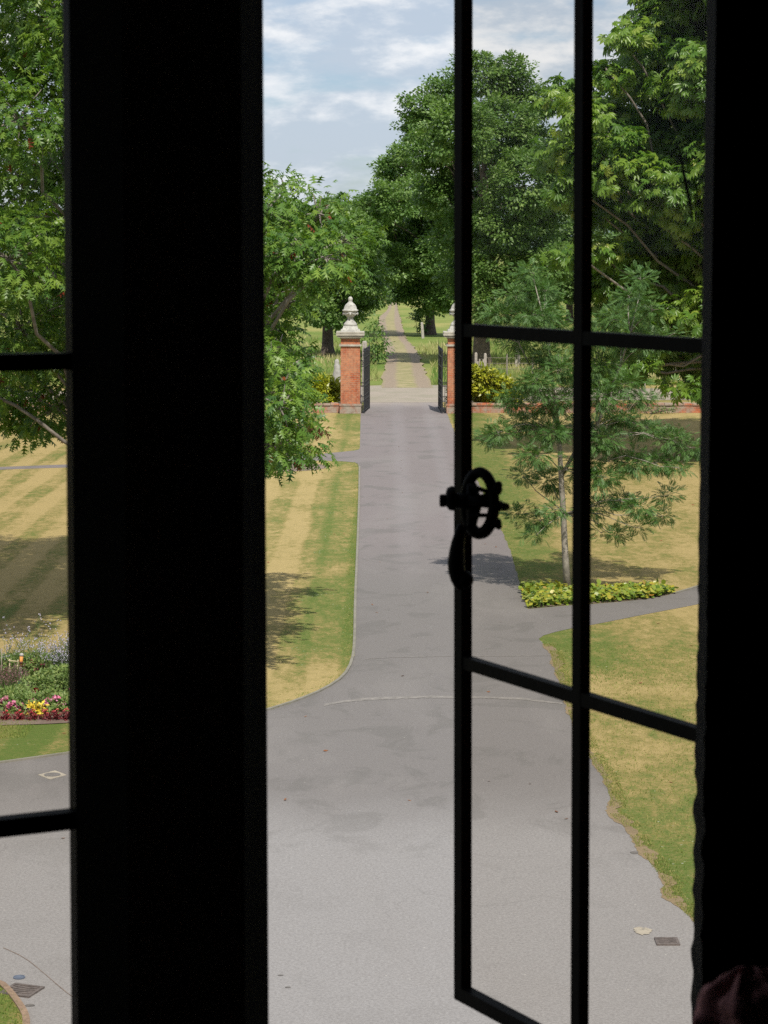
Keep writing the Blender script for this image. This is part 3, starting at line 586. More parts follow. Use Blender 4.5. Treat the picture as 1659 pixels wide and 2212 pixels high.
# horse chestnut
CH = [(1440, 25, 70), (1400, 95, 55), (1345, 92, 30), (1500, 70, 90), (1520, 170, 100), (1430, 180, 80), (1360, 170, 60), (1310, 150, 34), (1320, 240, 70), (1232, 195, 34), (1262, 240, 45), (1200, 225, 22), (1420, 290, 90), (1250, 320, 60), (1195, 335, 36), (1340, 350, 80), (1225, 395, 40), (1450, 400, 95), (1540, 320, 110), (1340, 450, 70), (1270, 440, 50), (1430, 500, 80), (1530, 470, 90), (1350, 560, 60), (1225, 555, 22), (1290, 540, 40), (1480, 600, 75), (1400, 620, 55), (1320, 640, 50), (1530, 680, 70), (1440, 690, 50), (1380, 720, 40), (1300, 800, 34), (1345, 805, 34), (1395, 790, 34), (1450, 770, 40), (1510, 790, 50), (1480, 850, 26), (1540, 860, 34),
      (1640, 120, 150), (1640, 360, 150), (1650, 600, 140), (1660, 800, 90), (1750, 250, 180), (1770, 520, 180), (1600, -80, 160), (1480, -90, 120), (1740, -60, 170)]
tree('horse_chestnut_tree', 'large bright green horse chestnut with hand-shaped leaves filling the right panes', gnd(1655, 985), lob(CH, 78, 3.2, 9), .4, 2.4, M['chest'], M['greybark'], kind='chest', size=.25, tuft_r=.62, dens=1.8, per=26, droop=.8, hollow=.35, smax=1.4, up=.7)
# rowan by the bergenia bed, two stems
RB = gnd(1226, 1272); rt = empty('rowan_tree', RB, 'slender young rowan with feathery leaflets and thin pale stems, rooted in the leafy bed', 'tree')
RY = RB.y; RL = [(1150, 590, 26), (1178, 630, 34), (1115, 640, 26), (1090, 680, 34), (1150, 680, 40), (1195, 700, 36), (1120, 735, 34), (1180, 770, 40), (1075, 720, 22), (1210, 800, 36), (1150, 830, 40), (1110, 860, 34), (1185, 870, 36), (1075, 935, 30), (1130, 915, 38), (1190, 935, 38), (1220, 860, 30), (1160, 985, 34), (1128, 1030, 24), (1190, 1040, 32), (1118, 1112, 22), (1165, 1125, 26), (1198, 1100, 22), (1160, 1155, 16), (1058, 945, 18),
     (1385, 605, 28), (1360, 640, 32), (1410, 670, 30), (1330, 690, 34), (1375, 700, 38), (1300, 730, 36), (1345, 750, 36), (1400, 740, 30), (1440, 730, 22), (1290, 790, 36), (1250, 740, 30), (1345, 830, 32), (1300, 860, 36), (1250, 830, 34), (1385, 860, 26), (1340, 905, 38), (1300, 950, 40), (1260, 920, 36), (1400, 925, 34), (1450, 950, 34), (1498, 968, 26), (1360, 1000, 38), (1415, 1000, 32), (1300, 1030, 36), (1255, 1010, 30), (1442, 1070, 22), (1385, 1095, 28), (1428, 1115, 22), (1340, 1080, 28), (1295, 1095, 24), (1375, 1140, 20), (1330, 1158, 20), (1300, 1152, 14), (1270, 1110, 22), (1465, 1010, 18)]
lobs = lob(RL, RY, 1.1, 21)
_, tcs = foliage('crown', lobs, M['rowan'], rt, 'rowan', .155, .26, 13, 15, droop=.2, hollow=.1, up=1.3, vflat=.6)
mb = MB(); S1 = [at(x, y, RY) for x, y in ((1226, 1278), (1221, 1200), (1217, 1110), (1211, 1010), (1207, 930), (1196, 850), (1186, 760), (1172, 680), (1152, 600))]
S2 = [at(x, y, RY+.2) for x, y in ((1212, 1030), (1240, 980), (1288, 925), (1312, 860), (1340, 790), (1362, 720), (1385, 620))]
S3 = [at(x, y, RY-.2) for x, y in ((1288, 925), (1292, 850), (1300, 770), (1318, 700))]; S4 = [at(x, y, RY+.1) for x, y in ((1207, 930), (1180, 860), (1150, 800), (1120, 740), (1100, 690))]
mb.tube(S1, [.085, .07, .062, .055, .045, .035, .028, .018, .006], 10); mb.tube(S2, [.045, .042, .036, .03, .024, .016, .006], 8); mb.tube(S3, [.026, .022, .016, .005], 6); mb.tube(S4, [.026, .022, .017, .012, .005], 6)
sk_ = [Vector(q) for q in S1[2:]+S2[1:]+S3+S4]
for (c, r), tc_ in zip(lobs, tcs):
    c = Vector(c); low = [q for q in sk_ if q.z < c.z+.15] or sk_; s_ = min(low, key=lambda q: (q-c).length+.3*abs(q.z-c.z)); limb(mb, s_, c, .016, .006, .04, 7, 5, .15)
    for q in tc_[:5]: limb(mb, c, q, .006, .003, .03, 3, 4, .1)
mb.build('trunk', M['palebark'], rt, smooth=True)
# spotted laurels
def shrub(name, label, spec, Y, m, kind, size, group=None, cat='bush', **kw):
    lb = lob(spec, Y, .5, 3); b = at(spec[0][0], spec[0][1], Y); b.z = gh(Y)
    t_ = empty(name, b, label, cat, group); _, tcs = foliage('foliage', lb, m, t_, kind, size, **kw)
    mb = MB()
    for (c, r), tc_ in zip(lb, tcs):
        limb(mb, b+Vector((random.uniform(-.2, .2), 0, -.05)), c, .03, .012, .02, 5, 5)
        for q in tc_[:4]: limb(mb, c, q, .012, .005, .02, 3, 4)
    mb.build('stem', M['bark'], t_); return t_
shrub('laurel_bush', 'rounded yellow green spotted laurel to the left of the gate pier', [(695, 850, 34), (670, 862, 30), (715, 838, 24), (690, 828, 22), (650, 860, 26), (720, 868, 20), (625, 850, 26)], 100.6, M['laurel'], 'slim', .23, 'spotted laurels by the gate', tuft_r=.2, tufts_per_m2=17, per_tuft=18, droop=.4)
shrub('laurel_bush', 'wider yellow green spotted laurel behind the low wall right of the gate', [(1050, 825, 34), (1020, 830, 30), (1085, 842, 30), (1108, 855, 20), (1060, 855, 30), (1030, 808, 20), (1000, 840, 30)], 100.8, M['laurel'], 'slim', .23, 'spotted laurels by the gate', tuft_r=.2, tufts_per_m2=17, per_tuft=18, droop=.4)
shrub('hedge_shrub', 'dark green shrub at the edge of the track behind the gate pier', [(806, 735, 24), (820, 760, 20), (800, 770, 22), (815, 705, 20), (830, 742, 13)], 142, M['oak'], 'kite', .22, tuft_r=.4, tufts_per_m2=3, per_tuft=14)
shrub('sapling_bush', 'leafy green sapling growing against the trunk of the trackside oak', [(907, 690, 18), (915, 705, 14), (900, 680, 12)], 205, M['oak'], 'kite', .3, tuft_r=.4, tufts_per_m2=2, per_tuft=14)
shrub('ivy_clump', 'low green ivy growing over the brick garden wall', [(1405, 885, 9), (1420, 884, 9), (1440, 885, 8), (1455, 884, 6), (1390, 886, 6)], 98.2, M['oak'], 'kite', .10, tuft_r=.1, tufts_per_m2=30, per_tuft=8)
# ------------------------------------------------------------------ gate piers, gates, walls
GY = 98.3
def zc(x, y, Y=GY): return at((1060+x/5.14)/1.507, (940+y/5.14)/1.507, Y)
U = GY/F/5.14/1.507     # metres per pixel of that close-up
def pier(x0, label):
    r = empty('gate_pier', (x0, GY+.45, 0), label, 'gate pier', 'brick gate piers'); yc = GY+.43
    def sq(mb, hw, z0, z1): mb.box((x0, yc, (z0+z1)/2), (2*hw, 2*hw, z1-z0))
    def zz(y): return zc(414, y).z
    mb = MB(); sq(mb, .455, -.1, zz(1960)); sq(mb, .475, zz(1960), zz(1925)); mb.build('plinth', M['oldbrick'], r)
    hw = .41; mb = MB(); sq(mb, hw, zz(1925)+.002, zz(966))
    z1 = zz(1090); z0 = zz(1925)+.003                      # corner pilaster strips that end in a pointed stop
    for s_ in (-1, 1):
        xo, xi = x0+s_*(hw+.004), x0+s_*(hw-.125)
        yf = yc-hw; a = [(xo, yf-.022, z0), (xi, yf-.022, z0), (xi, yf-.022, z1-.16), (xo-s_*.03, yf-.022, z1), (xo, yf-.022, z1)]
        b = [(x, yf+.02, z) for x, _, z in a]; mb.prism(a if s_ > 0 else a[::-1], b if s_ > 0 else b[::-1])
    mb.build('shaft', M['brick'], r)
    mb = MB(); sq(mb, hw+.065, zz(964)+.002, zz(937)); sq(mb, hw+.055, zz(937), zz(932)); mb.build('string_course', M['capstone'], r)
    mb = MB(); sq(mb, hw-.005, zz(932)+.001, zz(838)); mb.build('neck', M['brick'], r)
    mb = MB(); sq(mb, hw+.03, zz(838), zz(812)); sq(mb, .555, zz(812), zz(795)); sq(mb, .535, zz(795), zz(782)); sq(mb, .60, zz(782), zz(752)); sq(mb, .585, zz(752), zz(745)); sq(mb, .595, zz(745), zz(722)); mb.build('cap', M['capstone'], r)
    k = U*1.0; mb = MB()
    z_ = zz(722); mb.prism([(x0-.42, yc-.42, z_), (x0+.42, yc-.42, z_), (x0+.42, yc+.42, z_), (x0-.42, yc+.42, z_)], [(x0-.40, yc-.40, zz(685)), (x0+.40, yc-.40, zz(685)), (x0+.40, yc+.40, zz(685)), (x0-.40, yc+.40, zz(685))])
    mb.prism([(x0-.345, yc-.345, zz(685)), (x0+.345, yc-.345, zz(685)), (x0+.345, yc+.345, zz(685)), (x0-.345, yc+.345, zz(685))], [(x0-.29, yc-.29, zz(625)), (x0+.29, yc-.29, zz(625)), (x0+.29, yc+.29, zz(625)), (x0-.29, yc+.29, zz(625))])
    mb.build('pedestal', M['stone'], r)
    prof = [(108, 625), (112, 612), (112, 592), (98, 584), (94, 570), (72, 548), (55, 528), (48, 515), (44, 508), (54, 502), (54, 492), (46, 484), (62, 472), (88, 450), (103, 425), (110, 400), (112, 388), (122, 384), (132, 376), (134, 360), (118, 354), (110, 350), (106, 325), (96, 298), (80, 270), (60, 250), (44, 240), (44, 228), (30, 222), (32, 210), (39, 190), (38, 168), (28, 146), (12, 136)]
    mb = MB(); mb.lathe((x0, yc, 0), [(a*k, zz(b)) for a, b in prof], 28)
    urn = mb.build('urn', M['stone'], r, smooth=True)
    mb = MB()                                              # swags and lion-mask lumps round the bowl
    for i in range(4):
        a = i*math.pi/2+math.pi/2*0; cx, cy = x0+.118*k/k*math.sin(a)*k*110/.118 if 0 else x0+math.sin(a)*k*116, yc-math.cos(a)*k*116
        mb.lathe((cx, cy, zz(425)), [(.005, -.07), (.035, -.05), (.05, 0), (.035, .05), (.005, .07)], 8)
        pts = []
        for j in range(9):
            b = a+j*(math.pi/2)/8; rr = k*(121 if 1 < j < 7 else 118); pts.append((x0+math.sin(b)*rr, yc-math.cos(b)*rr, zz(395)-0.085*math.sin(math.pi*j/8)))
        mb.tube(pts, .018, 6)
    mb.build('swag', M['stone'], urn, smooth=True)
    return r
xl = zc(414, 1500).x; xr = at(967, 850, GY).x+.41
pier(xl, 'orange brick gate pier with stone urn, left of the drive and fully in view')
pier(xr, 'orange brick gate pier with stone urn, mostly hidden behind the open casement')
def panel(mb, a, b, h, nb, rails, rad=.011, spikes=True, scroll=True):
    """vertical bars between plan points a and b"""
    a, b = Vector(a), Vector(b)
    for i in range(nb):
        q = a.lerp(b, i/(nb-1)); hh = h*(1+0.06*math.sin(math.pi*i/(nb-1)))
        mb.box((q.x, q.y, hh/2+.02), (rad*2, rad*2, hh), math.atan2(b.y-a.y, b.x-a.x))
        if spikes: mb.lathe((q.x, q.y, hh), [(.008, 0), (.022, .04), (.004, .14)], 6)
    for z in rails: mb.tube([(a.x, a.y, z), (b.x, b.y, z)], .017, 6)
def gate(label, hinge, end):
    r = empty('iron_gate', (hinge[0], hinge[1], 0), label, 'gate', 'open iron gates'); h = 2.45
    a, b = Vector((*hinge, 0)), Vector((*end, 0)); d = (b-a)
    mb = MB(); panel(mb, a, b, h, 19, [.12, .58, .78, 1.15, 1.33, 1.95, 2.38])
    for q in (a, b):
        ms = MB(); ms.box((q.x, q.y, h*.53), (.05, .05, h*1.06), math.atan2(d.y, d.x)); ms.lathe((q.x, q.y, h*1.06), [(.03, 0), (.045, .05), (.01, .2), (.004, .5)], 8); ms.build('stile', M['iron'], r)
    for z0, z1 in ((.59, .77), (1.16, 1.32)):
        for i in range(18):
            q = a.lerp(b, (i+.5)/18); pts = [(q.x+d.x/d.length*.045*math.cos(t_), q.y+d.y/d.length*.045*math.cos(t_), (z0+z1)/2+.06*math.sin(t_)) for t_ in [k*math.pi/4 for k in range(9)]]; mb.tube(pts, .008, 4, False)
    for i in range(5):                       # cresting scrolls
        q = a.lerp(b, (i+.5)/5)
        for s_ in (-1, 1):
            pts = []
            for k in range(14):
                t_ = k*.42; rr = .16*(1-k/18); pts.append((q.x+d.x/d.length*s_*(.15-rr*math.cos(t_)), q.y+d.y/d.length*s_*(.15-rr*math.cos(t_)), 2.62+rr*math.sin(t_)))
            mb.tube(pts, .010, 4)
    for i in range(8):
        q = a.lerp(b, (i+.5)/8); pts = [(q.x+d.x/d.length*.13*math.cos(t_), q.y+d.y/d.length*.13*math.cos(t_), .35+.17*math.sin(t_)) for t_ in [k*math.pi/6 for k in range(13)]]; mb.tube(pts, .009, 4, False)
    mb.build('ironwork', M['iron'], r); return r
lx = at(786.5, 870, GY).x; rx = at(955, 870, GY).x
gate('black iron gate leaf swung back beside the left pier', (lx, GY+.05), (at(798, 870, 101.2).x, 101.2))
gate('black iron gate leaf swung back beside the right pier', (rx, GY+.05), (at(947.5, 870, 101.2).x, 101.2))
def screen(label, x0, x1):
    r = empty('iron_screen', ((x0+x1)/2, GY+.4, 0), label, 'railing', 'narrow iron side screens'); yc = GY+.12
    mb = MB(); n = 3
    for i in range(n): q = x0+(x1-x0)*i/(n-1); mb.box((q, yc, 1.2), (.022, .022, 2.4)); mb.lathe((q, yc, 2.4), [(.01, 0), (.025, .05), (.004, .22)], 6)
    for z in (.1, .5, .72, 1.15, 1.32, 2.0): mb.box(((x0+x1)/2, yc, z), (x1-x0, .026, .028))
    xm = (x0+x1)/2
    for z0, rr in ((.61, .06), (1.235, .05), (2.16, .1), (.25, .07), (.38, .05)):
        for s_ in (-1, 1): mb.tube([(xm+s_*(x1-x0)*.25+rr*math.cos(t_)*.8, yc, z0+rr*math.sin(t_)) for t_ in [k*math.pi/6 for k in range(13)]], .009, 4, False)
    mb.build('ironwork', M['iron'], r)
screen('short iron screen joining left pier to its gate', xl+.43, lx-.02); screen('short iron screen joining right pier to its gate', rx+.02, xr-.43)
def lowwall(name, label, x0, x1, y0, h):
    r = empty(name, ((x0+x1)/2, y0, 0), label, 'wall'); L_ = x1-x0; n = int(L_/.4)
    mb = MB(); mb.box(((x0+x1)/2, y0+.17, h/2-.05), (L_, .34, h-.1)); mb.build('brickwork', M['oldbrick'], r)
    mb = MB()
    for i in range(n):
        a = x0+L_*i/n; b_ = x0+L_*(i+1)/n; hh = h-.1+.085+random.uniform(-.02, .015); yo = random.uniform(-.015, .015)
        mb.prism([(a+.004, y0-.04+yo, h-.098), (b_-.004, y0-.04+yo, h-.098), (b_-.004, y0+.38+yo, h-.098), (a+.004, y0+.38+yo, h-.098)], [(a+.01, y0-.03+yo, hh), (b_-.01, y0-.03+yo, hh-.01), (b_-.01, y0+.36+yo, hh), (a+.01, y0+.36+yo, hh+.01)])
    mb.build('coping', M['oldbrick'], r); return r
lowwall('garden_wall', 'low weathered brick wall running right from the right gate pier', xr+.46, 34, 98.7, .42)
lowwall('garden_wall', 'low weathered brick wall with pale coping left of the left gate pier', -34, xl-.46, 98.7, .42)
# ------------------------------------------------------------------ posts, fence, ornament beyond the gate
def post(x, y, hgt, wd, label, lean=0, group='fence posts beyond the wall', name='fence_post', m='wood', Y=None):
    g_ = gnd(x, y) if Y is None else Vector((at(x, y, Y).x, Y, gh(Y))); mb = MB()
    l = .5*wd; rot = .2
    c4 = [(-l, -l), (l, -l), (l, l), (-l, l)]
    mb.prism([(g_.x+a, g_.y+b, g_.z-.2) for a, b in c4], [(g_.x+a*.95+lean, g_.y+b*.95, g_.z+hgt-(.03 if a > 0 else 0)) for a, b in c4])
    mb.prism([(g_.x+a*.95+lean, g_.y+b*.95, g_.z+hgt-(.03 if a > 0 else 0)+.0) for a, b in c4], [(g_.x+a*.5+lean, g_.y+b*.5, g_.z+hgt+.03) for a, b in c4])
    o = mb.build(name, M[m]); return tag(o, label, 'post', group), g_
post(1028, 828, 1.55, .14, 'thick silvered fence post left of the palings behind the laurel')
p2, _ = post(1048, 830, 1.55, .14, 'thick silvered fence post right of the palings behind the laurel')
post(1118, 792, 1.2, .30, 'stout grey stump-like post in the meadow beyond the rowan', name='wooden_post')
post(873, 730, 1.6, .13, 'pale leaning post beside the track under the oak', .05) if 0 else None
post(1393, 850, 1.1, .05, 'thin rusty fence stake near the lane on the right')
post(788, 858, 2.6, .22, 'tall pale wooden post seen through the left gate', name='wooden_post')
post(914, 728, 1.2, .22, 'pale broken post beside the trackside oak trunk', -.1, name='wooden_post')
pr = empty('paling_fence', gnd(1038, 829), 'short run of silvered palings between two posts behind the laurel', 'fence')
for i in range(4):
    g_ = gnd(1032+i*3.9, 829); mb = MB(); h = 1.15+.12*(i % 2); mb.box((g_.x, g_.y, g_.z+h/2), (.07, .025, h)); mb.build('paling', M['wood'], pr)
wr = empty('wire_fence', gnd(1200, 812), 'sagging wire fence with thin posts along the meadow edge', 'fence'); mb = MB()
px_ = [gnd(x, 815) for x in (1050, 1095, 1150, 1205, 1270, 1330, 1400, 1460, 1530)]
for zz_ in (.45, .75, 1.05): mb.tube(resample([p+Vector((0, 0, zz_)) for p in px_], 1.0), .012, 4)
mb.build('wire', M['greybark'], wr); mb = MB()
for q in px_[1:]: mb = MB(); mb.box((q.x, q.y, q.z+.6), (.08, .08, 1.3)); mb.build('post', M['greybark'], wr)
# weathered stone statue fragment by the pier
g_ = Vector((at(728, 820, 104).x, 104, 0)); mb = MB()
mb.box((g_.x, 104, .55), (.42, .42, 1.1)); 
st_ = empty('stone_ornament', g_, 'lichen-spotted grey stone ornament half hidden behind the left pier and laurel', 'statue'); mb.build('pedestal', M['oldstone'], st_)
mb = MB(); mb.lathe((g_.x, 104, 1.1), [(.24, 0), (.22, .08), (.17, .3), (.14, .5), (.15, .62), (.10, .7), (.11, .78), (.08, .88), (.02, .92)], 14)
o = mb.build('figure', M['oldstone'], st_, smooth=True)
for v in o.data.vertices: v.co.x += .04*mnoise.noise(Vector(v.co)*6); v.co.y += .04*mnoise.noise(Vector(v.co)*6+Vector((3, 3, 3)))
# small tree tag stake and mulch ring on the lawn
c = gnd(620, 1009); flat('soil', [c+Vector((1.35*math.cos(a)*(1+.12*mnoise.noise(Vector((math.cos(a)*2, math.sin(a)*2, 1)))), 1.35*math.sin(a), 0)) for a in [i*2*math.pi/30 for i in range(30)]], 0.006, M['soil'], label='thin ring of bare soil in the lawn')
g_ = gnd(646, 981); mb = MB(); mb.box((g_.x, g_.y, .13), (.035, .02, .3)); mb.box((g_.x, g_.y-.012, .25), (.09, .012, .14)); tag(mb.build('plant_marker', simple('blue_grey_marker', (0.25, 0.32, 0.38), .6, .1)), 'small blue-grey plant marker staked in the lawn under the red oak', 'plant marker')
# ------------------------------------------------------------------ drains
def drain(x, y, sx_, sy_, rz, label, bars=5):
    g_ = gnd(x, y); r = empty('drain_grate', g_, label, 'drain', 'road drains'); cr, sr = math.cos(rz), math.sin(rz)
    def W(a, b, z): return (g_.x+a*cr-b*sr, g_.y+a*sr+b*cr, z)
    mb = MB(); fr = .03
    for a, b, c_, d in ((-sx_/2, -sx_/2+fr, -sy_/2, sy_/2), (sx_/2-fr, sx_/2, -sy_/2, sy_/2), (-sx_/2+fr, sx_/2-fr, -sy_/2, -sy_/2+fr), (-sx_/2+fr, sx_/2-fr, sy_/2-fr, sy_/2)):
        mb.prism([W(a, c_, .004), W(b, c_, .004), W(b, d, .004), W(a, d, .004)], [W(a, c_, .022), W(b, c_, .022), W(b, d, .022), W(a, d, .022)])
    mb.build('frame', M['grate'], r)
    mb = MB(); mb.prism([W(-sx_/2+fr, -sy_/2+fr, .005), W(sx_/2-fr, -sy_/2+fr, .005), W(sx_/2-fr, sy_/2-fr, .005), W(-sx_/2+fr, sy_/2-fr, .005)], [W(-sx_/2+fr, -sy_/2+fr, .007), W(sx_/2-fr, -sy_/2+fr, .007), W(sx_/2-fr, sy_/2-fr, .007), W(-sx_/2+fr, sy_/2-fr, .007)]); mb.build('shade_plate', M['iron'], r)  # flat black plate painted as the shade in the drain hole
    mb = MB()
    for i in range(bars):
        b0 = -sy_/2+fr+(sy_-2*fr)*(i+.5)/bars; hb = (sy_-2*fr)/bars*.28; seg = 8
        for k in range(seg):
            a0 = -sx_/2+fr+(sx_-2*fr)*k/seg; a1 = -sx_/2+fr+(sx_-2*fr)*(k+1)/seg; q0 = -.02*math.sin(math.pi*k/seg); q1 = -.02*math.sin(math.pi*(k+1)/seg)
            mb.prism([W(a0, b0-hb+q0, .008), W(a1, b0-hb+q1, .008), W(a1, b0+hb+q1, .008), W(a0, b0+hb+q0, .008)], [W(a0, b0-hb+q0, .020), W(a1, b0-hb+q1, .020), W(a1, b0+hb+q1, .020), W(a0, b0+hb+q0, .020)])
    mb.build('grille', M['grate'], r)
drain(1441, 2036, .25, .25, 0.0, 'rusty brown square drain grate beside the pale concrete patch on the right')
drain(47, 2142, .34, .33, -.35, 'rusty brown square drain grate beside the corner lawn at lower left')
g_ = gnd(41.5, 2113); mb = MB(); mb.lathe((g_.x, g_.y, .004), [(.062, 0), (.062, .012), (.050, .014), (.048, .006), (.012, .004)], 24); tag(mb.build('drain_cover', simple('bluish_cover', (0.10, 0.12, 0.16), .5, .2)), 'small round blue-grey cover set in the tarmac above the left drain grate', 'drain cover')
g_ = gnd(113, 1675); r = empty('manhole_cover', g_, 'round dark cover in a pale diamond of mortar near the left kerb', 'manhole cover')
mb = MB(); a_ = [(math.cos(t_)*.20*(1.0 if i % 2 == 0 else .70), math.sin(t_)*.27*(1.0 if i % 2 == 0 else .70)) for i, t_ in enumerate([k*math.pi/4 for k in range(8)])]
mb.prism([(g_.x+a, g_.y+b, .004) for a, b in a_], [(g_.x+a, g_.y+b, .010) for a, b in a_]); mb.build('surround', pc, r)
mb = MB(); mb.lathe((g_.x, g_.y, .010), [(.115, 0), (.115, .006), (.02, .007)], 24); mb.build('lid', M['tarmac'], r)
# ------------------------------------------------------------------ bergenia bed (ground cover)
def scatter_poly(poly, n, seed=0):
    r_ = random.Random(seed); xs_ = [p[0] for p in poly]; ys_ = [p[1] for p in poly]; out = []
    while len(out) < n:
        x, y = r_.uniform(min(xs_), max(xs_)), r_.uniform(min(ys_), max(ys_)); c_ = False; j = len(poly)-1
        for i in range(len(poly)):
            if (poly[i][1] > y) != (poly[j][1] > y) and x < (poly[j][0]-poly[i][0])*(y-poly[i][1])/(poly[j][1]-poly[i][1])+poly[i][0]: c_ = not c_
            j = i
        if c_: out.append((x, y))
    return out
bp = [gnd(*q) for q in ((1126, 1272), (1160, 1268), (1215, 1276), (1250, 1280), (1300, 1276), (1390, 1272), (1440, 1275), (1455, 1282), (1400, 1294), (1310, 1302), (1226, 1307), (1142, 1315))]
flat('soil', bp, 0.010, M['soil'], label='bare soil under the leafy bed')
pts = np.array([(x, y, 0) for x, y in scatter_poly([(p.x, p.y) for p in bp], 2600, 4)]); n = len(pts)
ht = .03+.12*rng.random(n); pos = pts+np.stack([rng.normal(size=n)*.03, rng.normal(size=n)*.03, ht], axis=1)
ax = rng.normal(size=(n, 3))*np.array([1, 1, .25])+np.array([0, -.2, .05]); nm = np.array([0, -.35, 1.0])+rng.normal(size=(n, 3))*.45
V, Fc, k = leaves(pos, ax, nm, .07+.06*rng.random(n), 'round')
V2, F2, k2 = leaves(pts, np.array([0, 0, 1.0])+rng.normal(size=(n, 3))*.15, rng.normal(size=(n, 3)), ht*1.1, 'blade')
cc = np.clip(rng.beta(2, 2.6, n), 0, .97)
tag(mesh('ground_cover', np.concatenate([V, V2]), np.concatenate([Fc, F2+len(V)]), M['berg'], attr=np.concatenate([np.repeat(cc, k), np.repeat(cc*0+.2, k2)])), 'broad-leaved yellow green ground cover round the rowan foot', kind='stuff')
# ------------------------------------------------------------------ grasses
def blades(name, pts, hgt, wd, m, label, colf, kind='stuff'):
    pts = np.array(pts); n = len(pts); h = hgt*(.5+.8*rng.random(n)); ang = rng.random(n)*math.pi*2; dx = np.stack([np.cos(ang), np.sin(ang), np.zeros(n)], 1)*(wd*.5)[:, None] if hasattr(wd, '__len__') else np.stack([np.cos(ang), np.sin(ang), np.zeros(n)], 1)*wd*.5
    ln = rng.normal(size=(n, 3))*np.array([.3, .3, 0])*h[:, None]; top = pts+ln; top[:, 2] += h
    V = np.stack([pts-dx, pts+dx, top], 1).reshape(-1, 3); Fc = np.arange(3*n).reshape(-1, 3)
    return tag(mesh(name, V, Fc, m, attr=np.repeat(np.clip(colf(pts), 0, 1), 3)), label, kind=kind)
P_ = []; r_ = random.Random(5)
cl_ = [(a+b)/2 for a, b in zip(L2, R2)]; hw_ = [(b-a).length/2 for a, b in zip(L2, R2)]
def on_track(x, y):
    i = min(range(0, len(cl_), 3), key=lambda i: abs(cl_[i].y-y)); return abs(x-cl_[i].x) < hw_[i]*1.0
while len(P_) < 70000:
    y = 117+(r_.random()**1.7)*200; hw = y*.19; x = r_.uniform(-hw, hw)
    if not on_track(x, y) and mnoise.noise(Vector((x*.25, y*.12, 4))) > -.55+(.5 if y < 121 else 0): P_.append((x, y, und(Vector((x, y, 0)))))
def mcol(p): return np.array([.45+.9*mnoise.noise(Vector((a*.16, b*.09, 1)))+.5*mnoise.noise(Vector((a*.7, b*.5, 3))) for a, b, _ in p])+rng.normal(size=len(p))*.15
blades('meadow_grass', P_, .33, .07, M['meadow'], 'tall dry and green meadow grass beyond the lane', mcol)
E = []
def edge_tufts(line, n, spread, side):
    line = resample(line, .05)
    for _ in range(n):
        i = r_.randrange(len(line)-1); p = line[i]; tg = (line[i+1]-p).normalized() if (line[i+1]-p).length > 1e-6 else Vector((1, 0, 0)); s_ = Vector((-tg.y, tg.x, 0))*side
        if mnoise.noise(Vector((p.x*2, p.y*2, 9))) > -.25: q = p-s_*(r_.random()**1.5*spread-.02); E.append((q.x, q.y, .003))
edge_tufts([p for p in right_near if p.y > 18], 17000, .22, -1); edge_tufts(right_far, 2500, .3, -1); edge_tufts([p for p in left_edge_near if p.y > 34], 4500, .25, 1) ; edge_tufts(isl, 2500, .15, 1); edge_tufts(kl, 2500, .2, 1)
blades('grass', E, .022, .012, M['grass'], 'ragged short grass along the tarmac edges', lambda p: .62+.3*rng.normal(size=len(p)))
# grass growing in the near lawns
Q = []
near_poly = [(p.x, p.y) for p in right_near if p.y > 22.5]+[(9, 22.5), (9, 42)]
for x, y in scatter_poly(near_poly, 26000, 8): Q.append((x, y, 0.0))
for x, y in scatter_poly([(-8, 33.6), (-5.4, 34.2), (-5.4, 36), (-8, 36)], 9000, 9): Q.append((x, y, 0))
for x, y in scatter_poly([(p.x, p.y) for p in isl], 7000, 10): Q.append((x, y, .01))
blades('grass', Q, .028, .014, M['grass'], 'short grass blades in the nearer lawns', lambda p: np.array([.42+.75*mnoise.noise(Vector((a*.9, b*.6, 2))) for a, b, _ in p])+.12*rng.normal(size=len(p)))
# weeds in the tarmac, fallen leaves
FL = []; 
for _ in range(160):
    x, y = r_.uniform(-8, 9), r_.uniform(26, 90)
    FL.append((x, y, .02))
FL = np.array(FL); n = len(FL); V, Fc, k = leaves(FL, rng.normal(size=(n, 3))*np.array([1, 1, .1]), np.array([0, 0, 1.])+rng.normal(size=(n, 3))*.3, .06+.06*rng.random(n), 'kite')
tag(mesh('fallen_leaves', V, Fc, M['deadleaf'], attr=np.repeat(rng.random(n), k)), 'scattered brown fallen leaves on lawn and drive', kind='stuff')
